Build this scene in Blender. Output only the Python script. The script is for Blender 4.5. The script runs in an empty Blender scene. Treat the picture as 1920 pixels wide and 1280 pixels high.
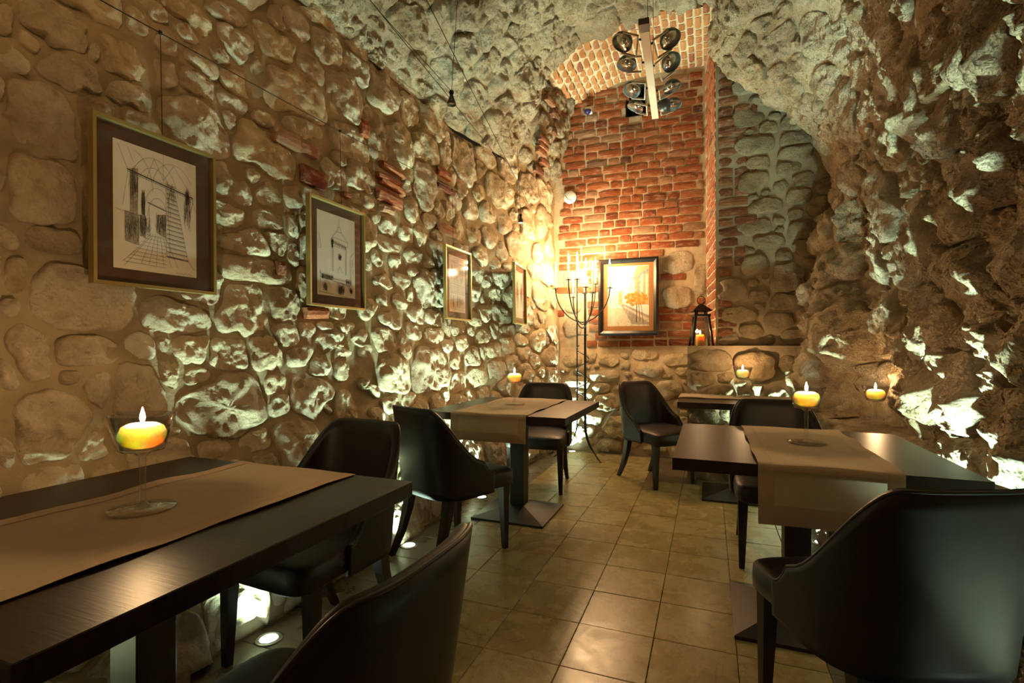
import bpy, bmesh, math, random
import numpy as np
from mathutils import Vector, Matrix, noise, Euler

random.seed(11)
SC = bpy.context.scene
COL = SC.collection
PI = math.pi

# ------------------------------------------------------------------ camera, world, exposure
FPX = 951.0
YAW = math.atan(368 / 951.0)
CAM_H = 1.15
cam_d = bpy.data.cameras.new('camera')
cam_d.sensor_width = 36.0
cam_d.lens = FPX / 1920 * 36.0
cam_d.shift_y = 8 / 1920
cam_d.clip_start = 0.02
cam = bpy.data.objects.new('camera', cam_d)
cam.location = (0, 0, CAM_H)
cam.rotation_euler = (PI / 2, 0, YAW)
COL.objects.link(cam)
SC.camera = cam

w = bpy.data.worlds.new('cellar_air')
SC.world = w
w.use_nodes = True
w.node_tree.nodes['Background'].inputs[0].default_value = (1.0, 0.72, 0.42, 1)
w.node_tree.nodes['Background'].inputs[1].default_value = 0.02

SC.view_settings.view_transform = 'Standard'
SC.view_settings.look = 'None'
SC.view_settings.gamma = 1.0
SC.view_settings.use_curve_mapping = False
SC.view_settings.exposure = -0.25
SC.cycles.adaptive_threshold = 0.03
SC.cycles.max_bounces = 6
SC.cycles.diffuse_bounces = 3
SC.cycles.glossy_bounces = 3
SC.cycles.transmission_bounces = 6
SC.cycles.transparent_max_bounces = 16
SC.cycles.sample_clamp_indirect = 4.0
SC.cycles.caustics_reflective = False
SC.cycles.caustics_refractive = False

UP_COL = (0.66, 1.0, 0.79)        # cool white recessed floor lights
UP_W = 600.0
CANDLE_COL = (1.0, 0.62, 0.30)
WARM_COL = (1.0, 0.60, 0.26)
RAIL_W = 72.0                     # each fill beam of the added, unseen rail lamp behind the camera

# ------------------------------------------------------------------ helpers
def obj(name, verts, faces, mat, parent=None, smooth=False, loc=None):
    me = bpy.data.meshes.new(name)
    me.from_pydata([tuple(v) for v in verts], [], faces)
    if smooth:
        me.polygons.foreach_set('use_smooth', [True] * len(me.polygons))
    me.update()
    o = bpy.data.objects.new(name, me)
    COL.objects.link(o)
    if mat: me.materials.append(mat)
    if parent: o.parent = parent
    if loc: o.location = loc
    return o

def tag(o, label=None, cat=None, group=None, kind=None):
    if label: o['label'] = label
    if cat: o['category'] = cat
    if group: o['group'] = group
    if kind: o['kind'] = kind
    return o

def empty(name, loc, rz=0.0, label=None, cat=None, group=None):
    o = bpy.data.objects.new(name, None)
    COL.objects.link(o)
    o.location = loc
    o.rotation_euler = (0, 0, rz)
    return tag(o, label, cat, group)

class MB:
    """collects shapes of ONE part"""
    def __init__(s): s.v = []; s.f = []
    def add(s, v, f):
        k = len(s.v); s.v += [tuple(p) for p in v]; s.f += [tuple(i + k for i in q) for q in f]; return s
    def box(s, x0, x1, y0, y1, z0, z1):
        return s.add([(x0,y0,z0),(x1,y0,z0),(x1,y1,z0),(x0,y1,z0),(x0,y0,z1),(x1,y0,z1),(x1,y1,z1),(x0,y1,z1)],
                     [(3,2,1,0),(4,5,6,7),(0,1,5,4),(1,2,6,5),(2,3,7,6),(3,0,4,7)])
    def loft(s, rings, cap=True, closed=True):
        n = len(rings[0]); v = [p for r in rings for p in r]; f = []
        for i in range(len(rings) - 1):
            for j in range(n if closed else n - 1):
                a, b = i*n + j, i*n + (j+1) % n
                f.append((a, b, b + n, a + n))
        if cap and closed:
            f.append(tuple(range(n))[::-1]); f.append(tuple((len(rings)-1)*n + j for j in range(n)))
        return s.add(v, f)
    def lathe(s, prof, n=32, c=(0,0,0)):
        rings = []
        for r, z in prof:
            rings.append([(c[0]+r*math.cos(2*PI*j/n), c[1]+r*math.sin(2*PI*j/n), c[2]+z) for j in range(n)])
        return s.loft(rings, cap=True)
    def tube(s, pts, rad, n=8):
        pts = [Vector(p) for p in pts]; rings = []
        t0 = (pts[1]-pts[0]).normalized()
        up = Vector((0,0,1)) if abs(t0.z) < .9 else Vector((1,0,0))
        a = t0.cross(up).normalized()
        for i, p in enumerate(pts):
            t = (pts[min(i+1,len(pts)-1)] - pts[max(i-1,0)]).normalized()
            a = (a - t*a.dot(t)).normalized(); b = t.cross(a)
            r = rad[i] if isinstance(rad, (list,tuple)) else rad
            rings.append([p + a*r*math.cos(2*PI*j/n) + b*r*math.sin(2*PI*j/n) for j in range(n)])
        return s.loft(rings)
    def build(s, name, mat, parent=None, smooth=False, bevel=0, seg=2):
        if bevel:
            bm = bmesh.new(); vs = [bm.verts.new(p) for p in s.v]
            for q in s.f: bm.faces.new([vs[i] for i in q])
            bmesh.ops.bevel(bm, geom=bm.edges[:], offset=bevel, segments=seg, affect='EDGES', profile=.5)
            me = bpy.data.meshes.new(name); bm.to_mesh(me); bm.free()
            o = bpy.data.objects.new(name, me); COL.objects.link(o); me.materials.append(mat)
            if parent: o.parent = parent
            return o
        return obj(name, s.v, s.f, mat, parent, smooth)

def dup(root, loc=None, rz=None, label=None, parent=None):
    r = root.copy(); COL.objects.link(r)
    r.parent = parent
    if loc is not None: r.location = loc
    if rz is not None: r.rotation_euler = (0, 0, rz)
    if label: r['label'] = label
    for ch in list(root.children): dup(ch, parent=r)
    return r

def sst(x, a, b):
    t = min(1.0, max(0.0, (x-a)/(b-a))); return t*t*(3-2*t)
def pl(x, pts):
    if x <= pts[0][0]: return pts[0][1]
    for (a, b), (c, d) in zip(pts, pts[1:]):
        if x <= c: return b + (d-b)*(x-a)/(c-a)
    return pts[-1][1]
def nz(p, s, seed=0.0):
    return noise.noise(Vector((p[0]*s+seed, p[1]*s+seed*.7, p[2]*s-seed)))
def fr(p, s, seed=0.0, o=4):
    return noise.fractal(Vector((p[0]*s+seed, p[1]*s+seed*.7, p[2]*s-seed)), 0.9, 2.1, o)

# ------------------------------------------------------------------ materials
def nodes(name):
    m = bpy.data.materials.new(name); m.use_nodes = True
    nt = m.node_tree; b = nt.nodes['Principled BSDF']
    return m, nt, b
def N(nt, t, **kw):
    n = nt.nodes.new(t)
    for k, v in kw.items():
        if k in n.inputs: n.inputs[k].default_value = v
        else: setattr(n, k, v)
    return n
def ramp(nt, stops, fac):
    r = nt.nodes.new('ShaderNodeValToRGB'); e = r.color_ramp.elements
    while len(e) < len(stops): e.new(0.5)
    for i, (p, c) in enumerate(stops): e[i].position = p; e[i].color = (*c, 1)
    nt.links.new(fac, r.inputs[0]); return r.outputs[0]
def mixc(nt, a, b, fac, mode='MIX'):
    m = nt.nodes.new('ShaderNodeMix'); m.data_type = 'RGBA'; m.blend_type = mode
    for s, v in ((m.inputs[6], a), (m.inputs[7], b), (m.inputs[0], fac)):
        if hasattr(v, 'is_linked'): nt.links.new(v, s)
        elif isinstance(v, tuple): s.default_value = (*v, 1)
        else: s.default_value = v
    return m.outputs[2]
def coords(nt, scale=(1,1,1), rnd=True):
    tc = nt.nodes.new('ShaderNodeTexCoord'); out = tc.outputs['Object']
    if rnd:
        oi = nt.nodes.new('ShaderNodeObjectInfo')
        mu = nt.nodes.new('ShaderNodeMath'); mu.operation = 'MULTIPLY'; mu.inputs[1].default_value = 57.0
        nt.links.new(oi.outputs['Random'], mu.inputs[0])
        ad = nt.nodes.new('ShaderNodeVectorMath'); ad.operation = 'ADD'
        nt.links.new(out, ad.inputs[0]); nt.links.new(mu.outputs[0], ad.inputs[1]); out = ad.outputs[0]
    if scale != (1,1,1):
        mp = nt.nodes.new('ShaderNodeMapping'); mp.inputs['Scale'].default_value = scale
        nt.links.new(out, mp.inputs[0]); out = mp.outputs[0]
    return out
def noi(nt, vec, scale, detail=5, rough=.55, dist=0.0):
    n = N(nt, 'ShaderNodeTexNoise', Scale=scale, Detail=detail, Roughness=rough, Distortion=dist)
    nt.links.new(vec, n.inputs['Vector']); return n.outputs['Fac']
def bump(nt, b, height, strength, dist, prev=None):
    n = N(nt, 'ShaderNodeBump', Strength=strength, Distance=dist)
    nt.links.new(height, n.inputs['Height'])
    if prev: nt.links.new(prev, n.inputs['Normal'])
    nt.links.new(n.outputs[0], b.inputs['Normal']); return n.outputs[0]

def stone_mat(name, c1, c2, c3, sc=1.0, rough=.85, bs=.7):
    m, nt, b = nodes(name)
    v = coords(nt)
    n1 = noi(nt, v, 5*sc, 6, .6, .4)
    col = ramp(nt, [(.30, c2), (.50, c1), (.70, c3)], n1)
    n2 = noi(nt, v, 22*sc, 5, .65)
    col = mixc(nt, col, mixc(nt, c2, (c2[0]*.45, c2[1]*.4, c2[2]*.36), .5), ramp(nt, [(.54, (0,0,0)), (.74, (.6,.6,.6))], n2))
    oi = nt.nodes.new('ShaderNodeObjectInfo')
    tint = ramp(nt, [(0, (.82,.76,.68)), (.35, (.95,.92,.88)), (.65, (1.0,.93,.80)), (1, (1.0,1.0,1.0))], oi.outputs['Random'])
    col = mixc(nt, col, tint, 1.0, 'MULTIPLY')
    nt.links.new(col, b.inputs['Base Color'])
    b.inputs['Roughness'].default_value = rough
    b.inputs['Specular IOR Level'].default_value = .3
    n3 = noi(nt, v, 30*sc, 10, .72, .3)
    p1 = bump(nt, b, n3, bs, .09)
    vo = N(nt, 'ShaderNodeTexVoronoi', Scale=70*sc); nt.links.new(v, vo.inputs['Vector'])
    bump(nt, b, vo.outputs['Distance'], bs*.4, .008, p1)
    return m

M = {}
M['stone'] = stone_mat('limestone', (.76,.65,.47), (.50,.38,.24), (.88,.80,.64), 1.0, .85, .75)
M['stone_pale'] = stone_mat('pale_limestone', (.82,.67,.48), (.54,.40,.24), (.90,.79,.62), 1.3, .85, 1.0)
M['stone_rough'] = stone_mat('rough_limestone', (.64,.53,.37), (.36,.26,.16), (.80,.72,.58), 1.2, .85, 1.0)
M['stone_dark'] = stone_mat('shaded_limestone', (.40,.32,.21), (.24,.18,.11), (.50,.42,.29))  # darker limestone copy, the closing wall's shade is put into its colour
def plain(name, c, rough=.6, metal=0.0, var=.0, sc=20, bs=0, spec=.5):
    m, nt, b = nodes(name)
    b.inputs['Base Color'].default_value = (*c, 1); b.inputs['Roughness'].default_value = rough
    b.inputs['Metallic'].default_value = metal; b.inputs['Specular IOR Level'].default_value = spec
    v = coords(nt, rnd=False); n = noi(nt, v, sc, 4)
    if var:
        nt.links.new(ramp(nt, [(.25, tuple(x*(1-var) for x in c)), (.75, tuple(min(1,x*(1+var)) for x in c))], n), b.inputs['Base Color'])
    if bs: bump(nt, b, noi(nt, v, sc*3, 6, .65), bs, .01)
    return m
M['mortar'] = plain('sandy_mortar', (.31,.24,.14), .9, var=.28, sc=7, bs=.8, spec=.2)
M['mortar_pale'] = plain('lime_plaster', (.62,.55,.42), .9, var=.25, sc=9, bs=.9, spec=.2)
M['mortar_brick'] = plain('lime_joint', (.52,.41,.28), .92, var=.2, sc=14, bs=.6, spec=.2)
M['mortar_dark'] = plain('shaded_mortar', (.33,.26,.17), .92, var=.25, sc=9, bs=.6, spec=.2)  # mortar darkened to carry the shade on the closing wall
def brick_mat(name, stops):
    m, nt, b = nodes(name)
    oi = nt.nodes.new('ShaderNodeObjectInfo')
    col = ramp(nt, stops, oi.outputs['Random'])
    v = coords(nt)
    n = noi(nt, v, 2.2, 6, .65)
    col = mixc(nt, col, (.60,.42,.27), ramp(nt, [(.50, (0,0,0)), (.78, (.7,.7,.7))], n))
    n2 = noi(nt, v, 5, 5, .6)
    col = mixc(nt, col, (.10,.04,.02), ramp(nt, [(.55, (0,0,0)), (.8, (.7,.7,.7))], n2))
    nt.links.new(col, b.inputs['Base Color']); b.inputs['Roughness'].default_value = .85
    b.inputs['Specular IOR Level'].default_value = .25
    bump(nt, b, noi(nt, v, 9, 8, .7), .5, .08)
    return m
M['brick'] = brick_mat('red_brick', [(0, (.16,.045,.022)), (.15, (.29,.075,.028)), (.5, (.37,.105,.036)), (.8, (.33,.125,.055)), (.93, (.46,.26,.15)), (1, (.11,.04,.025))])
M['brick_vault'] = brick_mat('orange_brick', [(0, (.40,.15,.05)), (.4, (.52,.21,.07)), (.8, (.56,.25,.10)), (1, (.33,.10,.05))])
M['brick_dark'] = brick_mat('dark_shaded_brick', [(0, (.14,.05,.025)), (.5, (.24,.08,.035)), (1, (.30,.13,.06))])  # dark reds, with the closing wall's shade put into the colour

def leather():
    m, nt, b = nodes('dark_leather')
    v = coords(nt, rnd=False)
    b.inputs['Base Color'].default_value = (.012,.008,.007,1)
    b.inputs['Roughness'].default_value = .44; b.inputs['Specular IOR Level'].default_value = .32
    vo = N(nt, 'ShaderNodeTexVoronoi', Scale=420.0); nt.links.new(v, vo.inputs['Vector'])
    bump(nt, b, vo.outputs['Distance'], .12, .001); return m
M['leather'] = leather()
M['piping'] = plain('dark_piping', (.014,.010,.009), .38)
def wood(name, c1, c2, rough):
    m, nt, b = nodes(name)
    v = coords(nt, (3, 60, 3), rnd=False)
    n = noi(nt, v, 2.5, 6, .6, .3)
    nt.links.new(ramp(nt, [(.3, c1), (.7, c2)], n), b.inputs['Base Color'])
    b.inputs['Roughness'].default_value = rough; b.inputs['Specular IOR Level'].default_value = .3
    bump(nt, b, n, .15, .002); return m
M['wenge'] = wood('dark_wenge_wood', (.014,.008,.005), (.032,.018,.011), .38)
M['leg_wood'] = wood('dark_leg_wood', (.012,.008,.006), (.026,.016,.011), .38)
M['base_metal'] = plain('dark_coated_steel', (.028,.020,.016), .42, .3)
M['iron'] = plain('black_wrought_iron', (.018,.014,.012), .5, .6)
M['steel'] = plain('brushed_steel', (.55,.52,.47), .3, 1.0)
M['chrome'] = plain('polished_reflector', (.80,.78,.74), .10, 1.0)
M['dark_grey'] = plain('dark_grey_metal', (.10,.10,.095), .35, .7)
M['beige_metal'] = plain('pale_lacquered_aluminium', (.62,.52,.40), .45, .1)
M['gold'] = plain('brass_coloured_frame', (.42,.32,.12), .35, .7)
M['mat_brown'] = plain('brown_mount_board', (.085,.042,.022), .8, var=.15, sc=60)
M['mat_ochre'] = plain('ochre_mount_board', (.42,.19,.06), .8, var=.1, sc=60)
M['paper'] = plain('cream_paper', (.90,.85,.76), .9, var=.05, sc=15)
M['ink'] = plain('sepia_ink', (.035,.025,.02), .8)
M['ink_wash'] = plain('sepia_ink_wash', (.42,.35,.27), .9, var=.4, sc=120)
M['black_frame'] = plain('black_lacquered_wood', (.010,.008,.007), .3)
M['white_plastic'] = plain('white_plastic', (.80,.78,.74), .4)
M['dome'] = plain('tinted_dome', (.03,.02,.09), .08)
M['hole'] = plain('shade_dark_opening', (.008,.007,.006), .9)  # near-black colour stands for the shade inside the wall opening

def cloth(name, c, tr):
    m, nt, b = nodes(name)
    v = coords(nt, rnd=False)
    w1 = N(nt, 'ShaderNodeTexWave', Scale=260.0, Distortion=.3); nt.links.new(v, w1.inputs['Vector'])
    nn = noi(nt, v, 30, 4)
    nt.links.new(ramp(nt, [(.3, tuple(x*.93 for x in c)), (.7, c)], nn), b.inputs['Base Color'])
    b.inputs['Roughness'].default_value = .85; b.inputs['Specular IOR Level'].default_value = .2
    bump(nt, b, w1.outputs['Fac'], .15, .001)
    if tr:
        t = N(nt, 'ShaderNodeBsdfTranslucent', Color=(*c, 1)); mx = N(nt, 'ShaderNodeMixShader', Fac=tr)
        out = nt.nodes['Material Output']
        nt.links.new(b.outputs[0], mx.inputs[1]); nt.links.new(t.outputs[0], mx.inputs[2]); nt.links.new(mx.outputs[0], out.inputs[0])
    return m
M['runner'] = cloth('beige_linen', (.58,.47,.34), .22)
M['hem'] = cloth('beige_linen_hem', (.47,.36,.26), .03)

def glass(name, tint=(1,1,1), rough=.02, lo=.07, edge=1.0):
    """clear glass that lets light pass straight through and mirrors at grazing angles"""
    m, nt, b = nodes(name); nt.nodes.remove(b)
    tr = N(nt, 'ShaderNodeBsdfTransparent', Color=(*tint, 1)); gl = N(nt, 'ShaderNodeBsdfGlossy', Roughness=rough)
    f = N(nt, 'ShaderNodeLayerWeight', Blend=.5); mx = nt.nodes.new('ShaderNodeMixShader')
    pw = N(nt, 'ShaderNodeMath', operation='POWER'); pw.inputs[1].default_value = 2.6
    ma = N(nt, 'ShaderNodeMath', operation='MULTIPLY_ADD'); ma.inputs[1].default_value = .8; ma.inputs[2].default_value = lo
    nt.links.new(f.outputs['Facing'], pw.inputs[0]); nt.links.new(pw.outputs[0], ma.inputs[0])
    nt.links.new(ma.outputs[0], mx.inputs[0])
    nt.links.new(ramp(nt, [(.0, tint), (.55, tint), (1.0, tuple(x*edge for x in tint))], f.outputs['Facing']), tr.inputs[0]); nt.links.new(tr.outputs[0], mx.inputs[1]); nt.links.new(gl.outputs[0], mx.inputs[2])
    nt.links.new(mx.outputs[0], nt.nodes['Material Output'].inputs[0]); return m
M['glass'] = glass('clear_glass', (.97,.97,.95), .02, .09, .45)
M['pane'] = glass('picture_glass', (.98,.98,.97), .05)

def flame():
    m, nt, b = nodes('candle_flame'); nt.nodes.remove(b)
    e = N(nt, 'ShaderNodeEmission', Color=(1.0,.72,.36,1), Strength=45.0); t = nt.nodes.new('ShaderNodeBsdfTransparent')
    a = nt.nodes.new('ShaderNodeAddShader')
    nt.links.new(e.outputs[0], a.inputs[0]); nt.links.new(t.outputs[0], a.inputs[1]); nt.links.new(a.outputs[0], nt.nodes['Material Output'].inputs[0])
    return m
M['flame'] = flame()
def wax(name, c, sss=1.0):
    m, nt, b = nodes(name)
    b.inputs['Base Color'].default_value = (*c, 1); b.inputs['Roughness'].default_value = .5
    b.inputs['Subsurface Weight'].default_value = sss
    b.inputs['Subsurface Radius'].default_value = (1.0,.8,.5); b.inputs['Subsurface Scale'].default_value = .045
    return m
M['wax'] = wax('ivory_wax', (.985,.95,.86)); M['wax_white'] = wax('white_wax', (.92,.86,.74)); M['wax_yellow'] = wax('honey_wax', (.85,.55,.15))
def lamp_face(name, c, s):
    m, nt, b = nodes(name)
    b.inputs['Base Color'].default_value = (*c, 1); b.inputs['Emission Color'].default_value = (*c, 1); b.inputs['Emission Strength'].default_value = s
    return m
M['uplight_face'] = lamp_face('lit_uplight_glass', (.72,1.0,.86), 22.0)
M['bulb'] = lamp_face('lit_lamp_face', (1.0,.80,.55), 3.0)

def tile_mat(name, c1, c2, c3, rough):
    m, nt, b = nodes(name)
    v = coords(nt)
    n1 = noi(nt, v, 5.5, 8, .65, .5)
    col = ramp(nt, [(.25, c2), (.5, c1), (.75, c3)], n1)
    n2 = noi(nt, v, 16, 7, .65, .8)
    col = mixc(nt, col, tuple(x*.35 for x in c2), ramp(nt, [(.58, (0,0,0)), (.76, (.7,.7,.7))], n2))
    n3 = noi(nt, v, 3, 3, .5, 4.0)
    col = mixc(nt, col, tuple(x*.5 for x in c2), ramp(nt, [(.485, (0,0,0)), (.5, (.55,.55,.55)), (.515, (0,0,0))], n3))
    oi = nt.nodes.new('ShaderNodeObjectInfo')
    col = mixc(nt, col, ramp(nt, [(0, (.82,.80,.76)), (1, (1,1,1))], oi.outputs['Random']), 1.0, 'MULTIPLY')
    nt.links.new(col, b.inputs['Base Color'])
    nt.links.new(ramp(nt, [(.3, (rough*.8,)*3), (.8, (rough*1.6,)*3)], n1), b.inputs['Roughness'])
    bump(nt, b, n2, .08, .004); return m
M['tile'] = tile_mat('polished_travertine', (.46,.37,.17), (.34,.26,.11), (.56,.47,.25), .24)
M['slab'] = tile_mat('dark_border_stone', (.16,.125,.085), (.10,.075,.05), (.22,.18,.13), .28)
M['grout'] = plain('dark_grout', (.06,.05,.035), .9)

# ------------------------------------------------------------------ room surfaces (charts p,q -> point)
Y_REAR, Y_END, Y_BACK = -2.6, 4.65, 5.6
def XL(y, z):
    b = pl(z, [(0,-1.69),(.35,-1.76),(.75,-1.87),(1.3,-1.92),(2.2,-1.965),(2.95,-1.99),(3.4,-1.82),(3.95,-1.75)])
    return b + pl(z, [(0,.12),(.75,.33),(3.95,.33)]) * sst(y, 3.7, 5.6)
def left_chart(p, q):
    x = XL(p, q)
    return Vector((x + .022*nz((0,p,q), 1.9, 3.1) + .012*nz((0,p,q), 5.0, 7.7), p, q))

def XR(y, z):
    near = pl(z, [(0,1.0),(.3,1.0),(.75,1.0),(1.2,.99),(1.8,.97),(2.4,.93)])
    nich = pl(z, [(0,.71),(.60,.74),(.64,.78),(.66,1.09),(1.2,1.09),(1.8,1.03),(2.4,.93)])
    colm = pl(z, [(0,.74),(.73,.74),(1.0,.70),(1.35,.73),(1.96,.82),(2.4,.94)])
    k = sst(y, 3.0, 3.3)
    a = near*(1-k) + nich*k
    k2 = sst(y, 4.0, 4.3)
    return a*(1-k2) + colm*k2
def right_chart(p, q):
    x = XR(p, q)
    return Vector((x + .05*nz((9,p,q), 1.9, 1.3) + .045*nz((9,p,q), 4.5, 5.5), p, q))

PA = [(-1.99,2.95),(-1.74,3.25),(-1.42,3.62),(-1.02,3.92),(-.52,4.05),(.0,4.02),(.40,3.80),(.68,3.38),(.85,2.92),(.93,2.40)]
PB = [(-1.825,2.95),(-1.60,3.32),(-1.40,3.74),(-1.02,3.98),(-.52,4.06),(.03,4.03),(.07,3.55),(.33,3.27),(.72,2.88),(.93,2.40)]
def crom(P, a):
    n = len(P)-1; a = min(max(a, 0), n-1e-6); i = int(a); t = a-i
    g = lambda k: P[min(max(k,0),n)]
    p0, p1, p2, p3 = g(i-1), g(i), g(i+1), g(i+2)
    return [0.5*((2*p1[k]) + (-p0[k]+p2[k])*t + (2*p0[k]-5*p1[k]+4*p2[k]-p3[k])*t*t + (-p0[k]+3*p1[k]-3*p2[k]+p3[k])*t**3) for k in (0,1)]
ARC = 4.6       # metres of vault from springing to springing
def vault_chart(p, q):
    a = q/ARC*9
    k = sst(p, 3.55, 4.65)
    A, B = crom(PA, a), crom(PB, a)
    x, z = A[0]*(1-k)+B[0]*k, A[1]*(1-k)+B[1]*k
    c = Vector((-.4-x, 0, 2.2-z)).normalized()
    e = min(1, max(0, q/.25)) * min(1, max(0, (ARC-q)/.25))
    d = (.05*nz((x,p,z), 2.2, 4.4) + .03*nz((x,p,z), 5.5, 2.2)) * (.25+.75*e) * (1 if p < 4.5 else max(0, (4.65-p)/.15))
    return Vector((x, p, z)) + c*d
def backr_chart(p, q):      # stone wall closing the arch: p = x, q = z
    y = 4.75 + .02*nz((p,0,q), 3, 8.8)
    return Vector((p, y, q))
def block_chart(p, q):
    return Vector((p, 4.66 + .025*nz((p,3,q), 3, 2.8), q))
def back_chart(p, q):
    return Vector((p, Y_BACK + .005*nz((p,5,q), 2.5, 6.8) - pl(q, [(0,.14),(.9,.08),(1.12,.0)])*1.0, q))

def grid(name, chart, ps, qs, mat, fine, fs, flip, skip=None):
    v, f = [], []
    e = 1e-3
    for p in ps:
        for q in qs:
            c = chart(p, q)
            if fine:
                n = (chart(p+e, q)-c).cross(chart(p, q+e)-c)
                n = n.normalized() if n.length > 1e-12 else Vector((0,0,0))
                c = c + n*(-1 if flip else 1)*fine*fr(c, fs, 3.3, 3)
            v.append(c)
    nq = len(qs)
    for i in range(len(ps)-1):
        for j in range(nq-1):
            if skip and skip((ps[i]+ps[i+1])/2, (qs[j]+qs[j+1])/2): continue
            a, b = i*nq+j, (i+1)*nq+j
            q4 = (a, b, b+1, a+1)
            f.append(q4[::-1] if flip else q4)
    o = obj(name, v, f, mat, None, True)
    tag(o, kind='structure'); return o
def frange(a, b, s):
    n = max(1, round((b-a)/s)); return [a+(b-a)*i/n for i in range(n+1)]

# left wall: chart (y,z); normal must face +x
ys = frange(Y_REAR, -.4, .2)[:-1] + frange(-.4, Y_BACK+.02, .03)
wall_left = grid('wall_left', left_chart, ys, frange(0, 2.95, .03), M['mortar'], .010, 9, False)
jamb = grid('wall_left_jamb', lambda p, q: left_chart(p, q), frange(Y_END-.02, Y_BACK+.02, .05), frange(2.93, 4.0, .05), M['mortar'], .012, 8, False)
tag(jamb, 'rough reddish jamb where the stone wall rises to the brick arch', kind='structure')
zs = frange(0, .58, .04) + [.60,.62,.635,.645,.652,.657,.662] + frange(.69, 2.4, .035)
wall_right = grid('wall_right', right_chart, frange(Y_REAR, 1.0, .2)[:-1] + frange(1.0, 4.80, .03), zs, M['stone_rough'], .030, 7, True)
ceiling = grid('ceiling', vault_chart, frange(Y_REAR, 1.4, .2)[:-1] + frange(1.4, Y_END, .032), frange(0, ARC, .032), M['stone_pale'], .028, 7, False)
VENT = (-.83, -.63, 3.63, 3.98)
wall_back = grid('wall_back', back_chart, frange(-1.83, .06, .03), frange(0, 4.15, .03), M['mortar_brick'], .003, 10, False,
                 skip=lambda x, z: VENT[0] < x < VENT[1] and VENT[2] < z < VENT[3])
wall_back_right = grid('wall_back_right', backr_chart, frange(.06, 1.05, .035), frange(1.1, 3.75, .035), M['mortar_dark'], .012, 8, False)
wall_block = grid('wall_block', block_chart, frange(-.17, .80, .035), frange(0, 1.15, .035), M['mortar_dark'], .012, 8, False)
mb = MB(); mb.box(-.17, .95, 4.68, Y_BACK+.05, 0, 1.13)
o = mb.build('wall_block_core', M['mortar_dark']); o.parent = wall_block
# left-facing flank of the closing wall, brick faced
flank_v = [(-.015,Y_BACK+.02,1.1),(.072,4.76,1.1),(.058,4.76,3.9),(-.035,Y_BACK+.02,4.1)]
flank = tag(obj('wall_flank', flank_v, [(0,1,2,3)], M['mortar_brick']), kind='structure')
wall_rear = tag(obj('wall_rear', [(-2.3,Y_REAR,0),(1.4,Y_REAR,0),(1.4,Y_REAR,4.3),(-2.3,Y_REAR,4.3)], [(0,1,2,3)], M['mortar_pale']), kind='structure')
# brick arch backing
def arch_z(x): return pl(x, [(-1.46,3.83),(-1.2,3.95),(-.9,4.02),(-.5,4.05),(.1,4.03)])
xs = frange(-1.5, .1, .05)
mb = MB(); v = []; f = []
for x in xs:
    z = arch_z(x)+.004; v += [(x,Y_END-.03,z),(x,Y_BACK+.03,z),(x,Y_END-.03,z+.2),(x,Y_BACK+.03,z+.2)]
for i in range(len(xs)-1):
    a = 4*i; f += [(a,a+1,a+5,a+4),(a+2,a+6,a+7,a+3)]
ceiling_arch = tag(obj('ceiling_arch', v, f, M['mortar_brick']), kind='structure')

# ------------------------------------------------------------------ stones
def project(P):
    c, s = math.cos(YAW), math.sin(YAW)
    d = P[1]*c - P[0]*s; r = P[0]*c + P[1]*s
    if d < .15: return None
    return 960+FPX*r/d, 648-FPX*(P[2]-CAM_H)/d, d

def fill(seeds, dom, radii, tries, inside=None, aspect=(1.0,1.7), pack=.92):
    """drop ellipses of falling size into the gaps between the ones already there"""
    S = [tuple(s) for s in seeds]
    arr = [(s[0], s[1], s[2], s[3]) for s in S]
    for R, T in zip(radii, tries):
        for _ in range(T):
            p = random.uniform(dom[0], dom[1]); q = random.uniform(dom[2], dom[3])
            if inside and not inside(p, q): continue
            k = random.uniform(*aspect); r = R*random.uniform(.85, 1.2)
            rx, ry = r*math.sqrt(k), r/math.sqrt(k)
            ok = True
            for (a, b, c, d) in arr:
                dx, dy = p-a, q-b
                if abs(dx) > c+rx+.02 or abs(dy) > d+ry+.02: continue
                if (dx/(c+rx))**2 + (dy/(d+ry))**2 < pack: ok = False; break
            if ok:
                arr.append((p, q, rx, ry)); S.append((p, q, rx, ry))
    return S

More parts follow.
